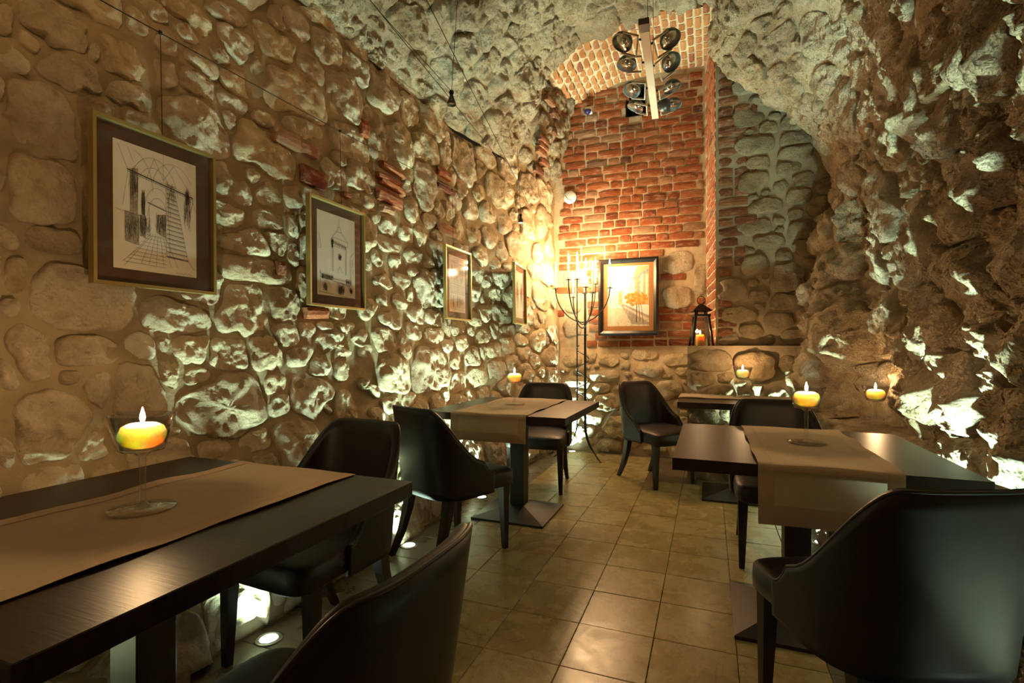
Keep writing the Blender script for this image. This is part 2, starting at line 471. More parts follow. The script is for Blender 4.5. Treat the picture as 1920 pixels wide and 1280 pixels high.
def stones(parent, seeds, chart, mat, sign, gap=.014, grow=.012, prot=.22, limit=300, rough=1.0, margin=260, name='stone', dom=None, pe=2.6, skip=None):
    A = np.array([s[:4] for s in seeds])
    out = []
    e = 2e-3
    for i, s in enumerate(seeds):
        p0, q0, rx, ry = s[:4]
        if skip and (p0, q0) in skip: continue
        C = chart(p0, q0)
        pr = project(C)
        if pr is None or not (-margin < pr[0] < 1920+margin and -margin < pr[1] < 1280+margin): continue
        px = FPX*2*min(rx, ry)/pr[2]
        out.append((px*max(rx, ry)/min(rx, ry), i, C, px))
    out.sort(key=lambda t: -t[0])
    rest = MB(); made = 0
    for rank, (_, i, C, px) in enumerate(out):
        p0, q0, rx, ry = seeds[i][:4]
        big = px > 45
        n = 54 if big else (26 if px > 18 else 14)
        ang0 = random.uniform(0, 2*PI); sd = random.uniform(0, 90)
        d2 = (A[:,0]-p0)**2 + (A[:,1]-q0)**2
        nb = np.where((d2 < (rx+ry+.45)**2))[0]; nb = nb[nb != i]
        R0 = math.sqrt(rx*ry)
        th = ang0 + np.arange(n)*2*PI/n
        jit = np.array([1 + .22*noise.noise(Vector((math.cos(t)*1.3+sd, math.sin(t)*1.3, sd))) + .13*noise.noise(Vector((math.cos(t)*3.5+sd, math.sin(t)*3.5, sd+4))) for t in th])
        base = 1/((np.abs(np.cos(th)/rx)**pe + np.abs(np.sin(th)/ry)**pe)**(1/pe))
        fr_ = np.linspace(.25, 1.35, 23)
        rr = base[:,None]*fr_[None,:]
        X = p0 + rr*np.cos(th)[:,None]; Yq = q0 + rr*np.sin(th)[:,None]
        sd0 = (fr_[None,:]*np.ones((n,1)) - 1)*R0
        lim = np.full_like(X, grow)
        for j in nb:
            a, b, c, d = A[j]
            m1 = (np.abs((X-a)/c)**pe + np.abs((Yq-b)/d)**pe)**(1/pe)
            lim = np.minimum(lim, (m1-1)*math.sqrt(c*d) - gap)
        ok = sd0 <= lim
        idx = np.where(ok.all(axis=1), 22, np.maximum(np.argmin(ok, axis=1)-1, 0))
        rad = base*fr_[idx]*np.minimum(jit, 1.12)
        rad = (rad*2 + np.roll(rad, 1) + np.roll(rad, -1))/4
        if dom:
            rad = np.where((p0+rad*np.cos(th) < dom[0]) | (p0+rad*np.cos(th) > dom[1]) | (q0+rad*np.sin(th) < dom[2]) | (q0+rad*np.sin(th) > dom[3]), rad*.6, rad)
        nrm = (chart(p0+e, q0)-C).cross(chart(p0, q0+e)-C)
        nrm = nrm.normalized()*sign
        Hs = (prot*min(rx, ry) + .012)*random.uniform(.75, 1.25)
        tl = (random.uniform(-.16, .16), random.uniform(-.16, .16))
        cuts = []
        for _c in range(7):
            a_ = random.uniform(0, 2*PI); cuts.append((math.cos(a_)/rx, math.sin(a_)/ry, random.uniform(.15, .8), random.uniform(.3, 1.5)))
        if big: prof = [(0,1),(.1,1),(.2,1),(.3,1),(.4,1),(.5,.99),(.59,.985),(.67,.98),(.75,.96),(.82,.93),(.88,.87),(.93,.76),(.97,.52),(1.0,-.3)]
        elif px > 18: prof = [(0,1),(.25,1),(.48,.99),(.66,.97),(.82,.91),(.93,.70),(1.0,-.3)]
        else: prof = [(0,1),(.5,.95),(.82,.7),(1.0,-.3)]
        vv, ff = [], []
        for k, (ro, h) in enumerate(prof):
            for t in ([0] if k == 0 else range(n)):
                x = rad[t]*ro*math.cos(th[t]); y = rad[t]*ro*math.sin(th[t])
                P = chart(p0+x, q0+y)
                w0 = 1 if ro < .97 else .3
                cut = 0.0
                for c0_, c1_, co, sl in cuts:
                    pj = x*c0_ + y*c1_
                    if pj > co: cut = max(cut, (pj-co)*sl)
                dh = Hs*min(h, 1.12-cut if ro < .99 else h) + (tl[0]*x+tl[1]*y)*(1-ro**3) + w0*rough*(.26*Hs*noise.noise(P*(1.0/max(R0*.55,.02))+Vector((sd,0,0))) + .010*fr(P, 20, sd, 5))
                if ro > .9: dh = min(dh, Hs)
                vv.append(P + nrm*dh - C)
        for k in range(len(prof)-1):
            if k == 0:
                for t in range(n): ff.append((0, 1+t, 1+(t+1) % n))
            else:
                o0 = 1+(k-1)*n
                for t in range(n):
                    a, b = o0+t, o0+(t+1) % n; ff.append((a, a+n, b+n, b))
        if sign < 0: ff = [q[::-1] for q in ff]
        mm = mat
        if made < limit:
            o = obj(name, vv, ff, mm, parent, True, C); made += 1
        else:
            rest.add([v + C for v in vv], ff)
    if rest.v:
        o = obj('small_rubble', rest.v, rest.f, mat, parent, True); o['kind'] = 'stuff'
    return made

LEFT_STONES = [(0.95,1.86,0.09,0.103),(0.99,2.18,0.081,0.073),(1.04,2.05,0.077,0.053),(1.18,2.16,0.072,0.071),(0.88,2.01,0.028,0.039),(1.1,2.15,0.024,0.034),(1.21,2.06,0.069,0.051),(1.35,2.19,0.043,0.069),(1.47,2.06,0.146,0.115),(1.48,2.22,0.083,0.056),(1.35,2.33,0.042,0.056),(1.43,2.41,0.05,0.046),(1.24,2.35,0.038,0.046),(1.31,2.41,0.048,0.04),(1.44,2.49,0.088,0.05),(1.5,2.33,0.084,0.048),(1.59,2.41,0.043,0.037),(1.67,2.51,0.092,0.077),(1.9,2.61,0.11,0.083),(1.63,2.6,0.089,0.042),(1.78,2.46,0.05,0.031),(1.67,2.33,0.072,0.047),(1.65,2.23,0.086,0.034),(1.64,2.14,0.036,0.035),(2.02,2.44,0.208,0.127),(2.13,2.62,0.101,0.061),(2.4,2.59,0.148,0.144),(1.82,2.22,0.058,0.037),(1.82,2.07,0.163,0.123),(2.08,2.3,0.126,0.05),(2.45,2.37,0.161,0.096),(2.34,2.2,0.059,0.039),(2.27,2.08,0.082,0.095),(2.51,2.13,0.144,0.12),(1.61,1.86,0.1,0.074),(1.74,1.93,0.05,0.046),(1.82,1.87,0.071,0.052),(1.59,1.7,0.074,0.056),(1.83,1.73,0.09,0.043),(1.68,1.6,0.133,0.067),(1.86,1.65,0.073,0.058),(1.97,1.89,0.053,0.055),(1.97,1.74,0.04,0.065),(0.94,1.63,0.104,0.102),(0.84,1.63,0.018,0.058),(0.97,1.49,0.071,0.035),(0.85,1.47,0.03,0.032),(0.84,1.9,0.018,0.032),(0.86,2.12,0.028,0.045),(0.92,2.09,0.03,0.028),(2.23,2.96,0.119,0.063),(2.54,2.98,0.098,0.067),(2.4,3.06,0.087,0.038),(2.04,2.81,0.074,0.053),(1.05,1.29,0.146,0.105),(0.87,1.35,0.03,0.05),(1.36,1.26,0.109,0.067),(1.66,1.31,0.11,0.102),(1.89,1.35,0.1,0.08),(2.63,1.54,0.124,0.062),(1.74,1.5,0.224,0.059),(1.04,1.14,0.077,0.058),(0.9,1.12,0.053,0.075),(0.84,1.07,0.029,0.043),(1.23,1.15,0.044,0.039),(1.3,1.16,0.024,0.03),(1.41,1.14,0.065,0.059),(1.57,1.11,0.087,0.059),(1.76,1.11,0.091,0.082),(1.89,1.2,0.072,0.058),(1.96,1.1,0.083,0.042),(2.23,1.16,0.128,0.076),(2.04,1.23,0.056,0.036),(2.45,1.16,0.088,0.07),(2.18,1.25,0.062,0.027),(2.33,1.25,0.077,0.034),(1,1.05,0.023,0.02),(1.08,1.01,0.043,0.049),(0.94,0.91,0.106,0.099),(1.21,0.99,0.086,0.085),(1.32,1.04,0.05,0.049),(1.43,1.02,0.059,0.039),(1.54,0.89,0.179,0.123),(1.8,0.97,0.058,0.05),(2.05,0.88,0.166,0.105),(1.83,0.87,0.054,0.056),(2.12,1.03,0.067,0.052),(2.33,1.02,0.094,0.039),(2.45,0.93,0.12,0.127),(2.51,0.72,0.069,0.039),(1.32,0.82,0.034,0.018),(1.47,0.74,0.073,0.034),(1.14,0.85,0.048,0.051),(0.83,0.85,0.024,0.045),(0.96,0.74,0.076,0.032),(1.69,0.73,0.067,0.046),(1.08,0.73,0.058,0.028),(0.85,1.27,0.023,0.026),(2.52,2.04,0.139,0.072),(2.28,2.03,0.062,0.042),(2.79,1.93,0.092,0.049),(2.8,1.81,0.128,0.045),(2.64,1.7,0.049,0.043),(2.62,1.96,0.083,0.035),(3,1.92,0.103,0.043),(3.18,1.94,0.07,0.059),(3.09,1.78,0.129,0.044),(3.28,1.77,0.073,0.056),(3.09,1.67,0.083,0.027),(2.65,1.55,0.156,0.059),(2.93,1.58,0.091,0.047),(2.54,1.37,0.073,0.053),(2.72,1.3,0.149,0.076),(3.09,1.36,0.091,0.079),(3.32,1.35,0.112,0.084),(3.1,2.13,0.109,0.085),(3.35,2.1,0.095,0.062),(4.03,1.8,0.089,0.099),(4.03,1.61,0.089,0.06),(4.22,1.73,0.068,0.051),(4.28,2.14,0.097,0.075),(4.05,2.13,0.088,0.072),(4.12,1.94,0.097,0.078),(4.34,1.63,0.087,0.07),(4.18,1.45,0.106,0.073),(4,1.38,0.099,0.06),(2.88,1.45,0.081,0.042),(4.26,2.39,0.104,0.084),(4,2.36,0.106,0.085),(4.54,2.31,0.088,0.088),(4.45,2.04,0.079,0.083),(3.73,2.36,0.115,0.065),(2.87,1.71,0.066,0.038),(4.52,1.29,0.12,0.06),(3.73,1.29,0.119,0.057),(2.26,1.14,0.112,0.069),(2.47,1.14,0.097,0.064),(2.68,1.22,0.12,0.105),(2.13,0.83,0.077,0.06),(2.3,1.02,0.091,0.06),(2.46,0.92,0.128,0.125),(2.76,0.96,0.176,0.132),(3.25,0.96,0.29,0.163),(2.89,1.1,0.1,0.047),(3.63,0.86,0.157,0.085),(3.92,1.06,0.122,0.078),(3.63,1.02,0.115,0.073),(3.97,0.88,0.16,0.078),(4.27,0.93,0.116,0.098),(4.27,1.11,0.116,0.084),(4.48,1.16,0.119,0.095),(4.75,0.89,0.115,0.09),(4.72,1.07,0.113,0.074),(2.53,0.73,0.102,0.052),(2.7,0.79,0.107,0.056),(2.89,0.79,0.119,0.043),(4.13,1.23,0.117,0.067),(3.8,1.18,0.113,0.07),(5.01,1.19,0.133,0.112),(4.91,1,0.109,0.085),(3.32,1.24,0.137,0.062),(3.51,1.15,0.096,0.058),(3.04,1.26,0.119,0.052)]
LEFT_BRICKS = [(1.94,2.17,0.078,0.035),(2.08,2.17,0.065,0.031),(2.11,2.03,0.088,0.048),(2.55,2.47,0.038,0.047),(2.36,2.01,0.029,0.015),(2.09,1.32,0.08,0.031),(1.86,1.52,0.025,0.034),(2.8,2.11,0.135,0.041),(2.84,2.2,0.136,0.025),(3.57,2.07,0.137,0.04),(2.77,2.03,0.063,0.024),(3.59,2.4,0.123,0.029),(2.85,2.31,0.127,0.022),(2.8,2.23,0.124,0.02),(3.56,2.51,0.101,0.033)]

# left wall: the stones one can tell apart, then smaller ones in the gaps
seeds = LEFT_STONES + [b for b in LEFT_BRICKS]
nb_l = len(LEFT_STONES)
bset = set((b[0], b[1]) for b in LEFT_BRICKS)
seeds = fill(seeds, (-.4, 5.45, .04, 2.93), [.17,.13,.10,.075,.055], [900,1500,2000,2400,1800], aspect=(.65,1.6), pack=.86)
random.seed(21)
stones(wall_left, seeds, left_chart, M['stone'], 1, .015, .05, .16, 300, 1.35, dom=(-1, 5.5, .0, 2.95), pe=3.0, skip=bset)
random.seed(22)
sj = fill([], (Y_END+.05, 5.5, 2.98, 3.8), [.09,.06,.045], [200,400,500])
stones(jamb, sj, left_chart, M['stone_rough'], 1, .01, .01, .3, 60, 1.3)

random.seed(23)
sv = fill([], (1.5, 4.58, .08, ARC-.08), [.15,.11,.085,.065,.05], [120,500,1100,1500,1800], aspect=(.7,1.6))
stones(ceiling, sv, vault_chart, M['stone_pale'], 1, .012, .03, .20, 300, 2.4, pe=2.6)

random.seed(24)
sr = fill([], (1.2, 4.55, .04, 2.36), [.17,.12,.09,.07,.05], [80,350,900,1400,1800], inside=lambda p, q: not (2.95 < p < 4.2 and .52 < q < .78), aspect=(.6,1.4))
stones(wall_right, sr, right_chart, M['stone_rough'], -1, .012, .03, .46, 300, 2.4, pe=2.6)

random.seed(25)
sb = fill([(-.9,.28,.17,.13),(-.75,.62,.16,.09),(-1.05,.82,.2,.07),(-.6,.9,.16,.08),(-.45,.4,.14,.12)], (-1.5, -.2, .06, 1.06), [.10,.075,.055,.04], [300,600,900,900], aspect=(1.2,2.4))
stones(wall_back, sb, back_chart, M['stone'], 1, .014, .012, .35, 150, 1.3, dom=(-1.8,.0,0,1.12))
BACK_PATCH = [(-.29,2.03,.16,.12),(-.30,1.66,.15,.12),(-.075,1.83,.06,.17),(-1.44,1.35,.1,.1),(-1.42,1.62,.09,.1),(-1.45,1.9,.08,.09)]
random.seed(26)
stones(wall_back, BACK_PATCH, back_chart, M['stone'], 1, .01, .006, .12, 20, .8, pe=4.5)
random.seed(27)
su = [(.19,1.62,.12,.10),(.62,1.72,.13,.13),(.35,1.28,.09,.07),(.56,1.36,.13,.07),(.47,2.02,.12,.06),(.72,2.1,.12,.08),(.45,2.33,.13,.06),(.70,2.38,.10,.07),(.62,2.62,.09,.06)]
su = fill(su, (.10, .98, 1.18, 3.4), [.10,.075,.055,.04], [200,500,700,900], inside=lambda p, q: not (p < .30 and q > 1.75) , aspect=(1.2,2.2))
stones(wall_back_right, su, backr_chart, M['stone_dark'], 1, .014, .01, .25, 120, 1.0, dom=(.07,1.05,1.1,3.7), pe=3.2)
random.seed(28)
sk = fill([(.02,1.02,.17,.10),(.36,.98,.15,.12),(.62,1.0,.09,.07),(.1,.72,.14,.1)], (-.14, .72, .05, 1.1), [.10,.07,.05], [200,500,700], aspect=(1.0,1.9))
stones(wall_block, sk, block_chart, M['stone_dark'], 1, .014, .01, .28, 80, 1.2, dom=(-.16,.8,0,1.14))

# ------------------------------------------------------------------ bricks (shared meshes, one object per brick)
def brick_mesh(k, mat):
    rnd = random.Random(100+k)
    nx, nzz = 5, 4
    v = []; f = []
    for i in range(nx):
        for j in range(nzz):
            x = -.5 + i/(nx-1); z = -.5 + j/(nzz-1)
            ex = (i in (0, nx-1)); ez = (j in (0, nzz-1))
            y = -.5 + rnd.uniform(-.04, .04) + (.10 if ex or ez else 0) + (.10 if ex and ez else 0)
            if ex: x *= 1 - rnd.uniform(0, .05)
            if ez: z *= 1 - rnd.uniform(0, .13)
            v.append((x, y, z))
    for i in range(nx-1):
        for j in range(nzz-1):
            a = i*nzz+j; f.append((a, a+nzz, a+nzz+1, a+1))
    rim = [i*nzz for i in range(nx)] + [(nx-1)*nzz+j for j in range(1, nzz)] + [i*nzz+nzz-1 for i in range(nx-2, -1, -1)] + [j for j in range(nzz-2, 0, -1)]
    b0 = len(v)
    for r in rim: v.append((v[r][0], .5, v[r][2]))
    m = len(rim)
    for i in range(m):
        a, b = rim[i], rim[(i+1) % m]; f.append((a, b0+i, b0+(i+1) % m, b))
    me = bpy.data.meshes.new('brick'); me.from_pydata(v, [], f); me.update(); me.materials.append(mat)
    return me
def brick_set(mat): return [brick_mesh(k, mat) for k in range(8)]
BR, BV, BD = brick_set(M['brick']), brick_set(M['brick_vault']), brick_set(M['brick_dark'])
def brick(parent, meshes, loc, size, rot=(0,0,0)):
    o = bpy.data.objects.new('brick', random.choice(meshes)); COL.objects.link(o)
    o.parent = parent; o.location = loc; o.scale = size; o.rotation_euler = rot; return o

random.seed(30)
for y_, z_, a_, b_ in LEFT_BRICKS:
    brick(wall_left, BR, (XL(y_, z_)+.012, y_, z_), (2*a_, .07, 2*b_), (0, random.uniform(-.05,.05), PI/2))
random.seed(31)
PITCH = .0866
k = 0
z = 1.135
while z < 3.97:
    x = -1.56 + random.uniform(-.1, .05)
    hd = random.random() < .5
    while x < -.03:
        L = random.choice([.245,.26,.235]) if not hd else random.choice([.125,.14,.13])
        hd = (not hd) if random.random() < .7 else hd
        x1 = min(x+L, -.025 - .03*(z-1.1)/3)
        if x1-x > .05:
            xm, zc = (x+x1)/2, z+PITCH/2
            bad = any(abs(xm-a) < c+(x1-x)*.42 and abs(zc-b) < d+.015 for a, b, c, d in BACK_PATCH)
            bad |= VENT[0]-.02 < xm < VENT[1]+.02 and VENT[2]-.03 < zc
            if z < 1.2 and xm < -1.3: bad = True
            if not bad and x1 > -1.6:
                zz = zc + .006*math.sin(x*3+z*2) + random.uniform(-.003,.003)
                brick(wall_back, BR, (xm, Y_BACK+.009+random.uniform(-.005,.005), zz), (x1-x-.014, .05, PITCH-.015), (0, random.uniform(-.02,.02), 0))
        x = x1 if x1 < x+L else x+L
        if x1 < x-1e-6: break
        if x >= -.06: break
    z += PITCH; k += 1
# flank bricks (face looks to -x)
z = 1.13; k = 0
fdir = Vector((.09, 4.76-Y_BACK, 0)).normalized()
while z < 3.85:
    y = Y_BACK - (.0 if k % 2 else .13)
    while y > 4.80:
        L = .25 if k % 2 else .26
        y0 = max(y-L, 4.765)
        t = (Y_BACK - (y+y0)/2)/(Y_BACK-4.76)
        x = -.015 + .087*t - .018*(z-1.1)/2.8
        if y-y0 > .05: brick(flank, BR, (x+.014, (y+y0)/2, z+PITCH/2), (y-y0-.014, .05, PITCH-.016), (0, 0, -PI/2+.11))
        y = y0
    z += PITCH; k += 1
# bricks bonded into the left edge of the closing wall
z = 1.13; k = 0
while z < 3.5:
    L = random.choice([.12,.18,.24,.27]) if z > 1.75 else random.choice([.07,.11])
    if not (1.52 < z+.04 < 1.75):
        x = .075
        while x < .075+L:
            l = min(random.choice([.13,.25]), .075+L-x+.05)
            brick(wall_back_right, BD, (x+l/2, 4.765, z+PITCH/2), (l-.014, .06, PITCH-.016)); x += l
    z += PITCH; k += 1
# soffit of the brick arch: rows run along y
random.seed(33)
x = -1.45; k = 0
while x < .03:
    wd = .070
    zc = arch_z(x+wd/2); sl = math.atan((arch_z(x+wd)-arch_z(x))/wd)
    y = Y_END - .02 - random.uniform(0, .08)
    while y < Y_BACK:
        L = random.choice([.13,.15,.12,.19])
        y1 = min(y+L, Y_BACK)
        if y1-y > .05:
            brick(ceiling_arch, BV, (x+wd/2, (y+y1)/2, zc+.019), (y1-y-.014, .05, wd-.014), (PI/2, sl, PI/2))
        y = y1
    x += wd; k += 1
# bricks showing in the jamb
for i in range(16):
    z = 3.0 + i*.0866*.6
    brick(jamb, BD, (XL(5.2, z)+.012, 5.15+random.uniform(-.25,.3), z), (.2, .05, .065), (0, 0, PI/2-.12))

# ------------------------------------------------------------------ floor
floor = tag(obj('floor', [(-2.2,Y_REAR,-.012),(1.5,Y_REAR,-.012),(1.5,6,-.012),(-2.2,6,-.012)], [(0,1,2,3)], M['grout']), kind='structure')
def tile_mesh(w, d, mat, name='tile'):
    g = .0012; b = .0018; h = .03
    x, y = w/2-g, d/2-g
    v = [(-x,-y,-h),(x,-y,-h),(x,y,-h),(-x,y,-h),(-x,-y,-b),(x,-y,-b),(x,y,-b),(-x,y,-b),(-x+b,-y+b,0),(x-b,-y+b,0),(x-b,y-b,0),(-x+b,y-b,0)]
    f = [(0,1,5,4),(1,2,6,5),(2,3,7,6),(3,0,4,7),(4,5,9,8),(5,6,10,9),(6,7,11,10),(7,4,8,11),(8,9,10,11)]
    me = bpy.data.meshes.new(name); me.from_pydata(v, [], f); me.update(); me.materials.append(mat); return me
T = .3; X0, Y0 = -.5, 2.064
TM, SM = tile_mesh(T, T, M['tile']), tile_mesh(T, T, M['slab'])
random.seed(41)
for i in range(-5, 6):
    for j in range(-15, 13):
        cx, cy = X0+(i+.5)*T, Y0+(j+.5)*T
        if cy < -2.4 or cy > 5.75 or cx < -1.95 or cx > 1.15: continue
        P = project((cx, cy, 0))
        vis = P and -500 < P[0] < 2400
        if not vis and cy > .2: continue
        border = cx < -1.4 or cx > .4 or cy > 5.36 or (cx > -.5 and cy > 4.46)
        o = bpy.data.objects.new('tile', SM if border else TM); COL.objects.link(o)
        o.parent = floor; o.location = (cx, cy, random.uniform(-.0006, .0006))

# ------------------------------------------------------------------ tables
def table(loc, sx, sy, label):
    t = empty('dining_table', (loc[0], loc[1], 0), 0, label, 'table', 'dark wood restaurant tables')
    MB().box(-sx/2, sx/2, -sy/2, sy/2, .690, .735).build('tabletop', M['wenge'], t, bevel=.002, seg=1)
    MB().box(-.05, .05, -.05, .05, .03, .690).build('column', M['leg_wood'], t, bevel=.003, seg=1)
    b = .25; mb = MB()
    mb.add([(-b,-b,0),(b,-b,0),(b,b,0),(-b,b,0),(-b,-b,.014),(b,-b,.014),(b,b,.014),(-b,b,.014),
            (-.055,-.055,.065),(.055,-.055,.065),(.055,.055,.065),(-.055,.055,.065)],
           [(3,2,1,0),(0,1,5,4),(1,2,6,5),(2,3,7,6),(3,0,4,7),(4,5,9,8),(5,6,10,9),(6,7,11,10),(7,4,8,11),(8,9,10,11)])
    mb.build('base_plate', M['base_metal'], t)
    return t
T1, T2, T3, T4 = (-1.33,.86), (-1.22,3.29), (.345,2.42), (.205,4.27)
table(T1, .97, .96, 'dark wenge table with a candle goblet under the stair sketch')
table(T2, .92, .96, 'dark wenge table with a draped runner beside the iron candelabra')
table(T3, .94, .90, 'dark wenge table with a draped runner beside the bulging stone wall')
table(T4, .84, .66, 'dark wenge table against the low stone block below the lantern')

# ------------------------------------------------------------------ table runners
def runner(name, c, half, a0, a1, drop0, drop1, along, label, wav=.004):
    """strip of cloth: 'along' axis runs a0..a1 on the tabletop, hanging drop0 / drop1 over the ends"""
    rnd = random.Random(hash(label) % 1000)
    ph = len(label)
    pts = []   # (along coordinate, height) path
    zt = .7375
    if drop0:
        for k in range(9): pts.append((a0-.012-.004*math.sin(k*.6), zt-drop0+drop0*k/9))
        pts += [(a0-.010, zt-.006), (a0-.004, zt-.001)]
    n = 26
    for k in range(n+1): pts.append((a0+(a1-a0)*k/n, zt))
    if drop1:
        pts += [(a1+.004, zt-.001), (a1+.010, zt-.006)]
        for k in range(9): pts.append((a1+.012+.004*math.sin(k*.6), zt-.01-(drop1-.01)*(k+1)/9))
    m = 16
    def at(k, s, off):
        a, h = pts[k]; side = -half+2*half*s
        side += wav*math.sin(a*17+ph)*(1 if s > .5 else -.7)*abs(2*s-1)
        hz = h
        if h >= zt-.0001: hz += .0016+.0014*math.sin(a*23+s*9+ph) + (.004*max(0, math.sin(a*14+ph*2))*abs(2*s-1)**6)
        else:
            a += (.006*math.sin(s*8+ph))*(zt-h)/.2*(-1 if a < (a0+a1)/2 else 1)
        if h >= zt-.0001: hz += off
        else: a += off*(1 if a > (a0+a1)/2 else -1)
        return (c[0]+side, c[1]+a, hz) if along == 'y' else (c[0]+a, c[1]+side, hz)
    def sheet(k0, k1, s0, s1, off, ns):
        v = [at(k, s0+(s1-s0)*j/ns, off) for k in range(k0, k1+1) for j in range(ns+1)]
        f = [(i*(ns+1)+j, i*(ns+1)+j+1, (i+1)*(ns+1)+j+1, (i+1)*(ns+1)+j) for i in range(k1-k0) for j in range(ns)]
        return v, f
    v, f = sheet(0, len(pts)-1, 0, 1, 0, m)
    o = obj('table_runner', v, f, M['runner'], None, True)
    tag(o, label, 'table runner', 'linen table runners')
    h = MB(); L = len(pts)-1
    e = .05/(2*half)
    for off in (.0012,):
        h.add(*sheet(0, L, 0, e, off, 2)); h.add(*sheet(0, L, 1-e, 1, off, 2))
        if drop0: h.add(*sheet(0, 3, e, 1-e, off, 10)); h.add(*sheet(8, 11, e, 1-e, off, 10))
        if drop1: h.add(*sheet(L-3, L, e, 1-e, off, 10))
    hm = obj('hem', h.v, h.f, M['hem'], o, True)
    return o
runner('r1', (-1.30, 0), .245, .38, 1.335, .18, 0, 'y', 'beige linen runner under the goblet, ending flush below the stair sketch')
runner('r2', (-1.245, 0), .245, 2.81, 3.77, .165, 0, 'y', 'beige linen runner hanging over the table end beside the candelabra')
runner('r3', (.375, 0), .215, 1.97, 2.87, .205, 0, 'y', 'wide beige hemmed runner hanging over the table beside the bulging wall')
runner('r4', (0, 4.42), .16, -.215, .625, .15, .15, 'x', 'beige linen runner on the table against the stone block')

# ------------------------------------------------------------------ chairs
def superbox(a, b, c0, c1, n=44, m=14, e1=.32, e2=.22, dome=0):
    rings = []; S = lambda v, e: math.copysign(abs(v)**e, v)
    for i in range(m+1):
        ph = -PI/2 + PI*i/m
        r = S(math.cos(ph), e1); z = S(math.sin(ph), e1)
        ring = []
        for j in range(n):
            t = 2*PI*j/n
            x, y = a*r*S(math.cos(t), e2), b*r*S(math.sin(t), e2)
            zz = (c0+c1)/2 + (c1-c0)/2*z
            if z > 0: zz += dome*(1-(x/a)**2)*(1-(y/b)**2)
            ring.append((x, y, zz))
        rings.append(ring)
    return rings
def make_chair(label):
    t = empty('dining_chair', (0,0,0), 0, label, 'chair', 'dark leather dining chairs')
    rings = superbox(.238, .258, .355, .462, e2=.26, dome=.02)
    mb = MB().loft([[(x*(1-.20*max(0, -y/.258)**2), y+.032, z - .012*max(0, y)/.24) for x, y, z in r] for r in rings])
    mb.build('seat', M['leather'], t, True)
    # wrap-around back
    nt_, nzs = 56, 12
    def plan(s):                     # s in -1..1
        a = abs(s); S = lambda v, e: abs(v)**e
        if a < .74:
            ph = a/.74*PI/2; x = .250*S(math.sin(ph), .62); y = -.245*S(math.cos(ph), .62)
        else:
            x = .250; y = .085*(a-.74)/.26
        return math.copysign(x, s), y
    def top(s): return .455 + .365*(1-sst(abs(s), .20, .98)**.92)
    def pos(s, k, ins):
        x, y = plan(s); zt = top(s); z0 = .352
        z = z0 + (zt-z0)*k
        hh = (z-.36)/.5
        back = max(0.0, -y/.245)
        x2, y2 = x*(1+.05*hh) , y - .075*hh*back
        # inward offset
        e = .004; xa, ya = plan(max(-1, s-e)); xb, yb = plan(min(1, s+e))
        tx, ty = xb-xa, yb-ya; l = math.hypot(tx, ty) or 1
        return (x2 - ty/l*ins, y2 + tx/l*ins, z)
    ss = [-1+2*i/nt_ for i in range(nt_+1)]
    rings = []
    for s in ss:
        ring = []
        th = .034 if abs(s) < .9 else .034*(1-(abs(s)-.9)/.1*.5)
        for k in range(nzs+1): ring.append(pos(s, k/nzs, 0))
        xo, yo, zo = pos(s, 1, th/2); ring.append((xo, yo, zo+.010))
        for k in range(nzs, -1, -1): ring.append(pos(s, k/nzs*.995, th))
        rings.append(ring)
    b = MB().loft(rings).build('backrest', M['leather'], t, True)
    p = MB().tube([tuple(Vector(pos(s, 1, .004)) + Vector((0,0,.005))) for s in ss], .0048, 6).build('piping', M['piping'], b, True)
    for sx in (-1, 1):
        mb = MB()
        rr = []
        for z, x, y, h in ((.37,.200,.205,.024),(.18,.203,.208,.019),(.0,.206,.212,.0135)):
            rr.append([(sx*x-h,y-h,z),(sx*x+h,y-h,z),(sx*x+h,y+h,z),(sx*x-h,y+h,z)])
        mb.loft(rr[::-1]).build('leg', M['leg_wood'], t)
        mb = MB(); rr = []
        for z, x, y, h in ((.37,.165,-.165,.025),(.25,.168,-.185,.022),(.12,.172,-.225,.018),(.0,.178,-.285,.0135)):
            rr.append([(sx*x-h,y-h,z),(sx*x+h,y-h,z),(sx*x+h,y+h,z),(sx*x-h,y+h,z)])
        mb.loft(rr[::-1]).build('leg', M['leg_wood'], t)
    return t
R = math.radians
chair = make_chair('dark leather chair pushed up to the table under the stair sketch, facing the room')
chair.location = (-1.395, 1.53, 0); chair.rotation_euler = (0,0,R(176))
CH = [((-.70,.69), 88, 'dark leather chair turned towards the stone wall at the table under the stair sketch'),
      ((-1.35,2.56), -22, 'dark leather chair turned away, beside the lit floor lamp under the gate tower sketch'),
      ((-1.29,3.98), 186, 'dark leather chair between the runner table and the iron candelabra'),
      ((-.41,4.48), -132, 'dark leather chair standing alone near the low stone block'),
      ((.36,3.10), 182, 'dark leather chair behind the hemmed runner, facing along it'),
      ((.44,1.70), 22, 'dark leather chair seen from its back at the hemmed runner table')]
for (x, y), a, lab in CH: dup(chair, (x, y, 0), R(a), lab)

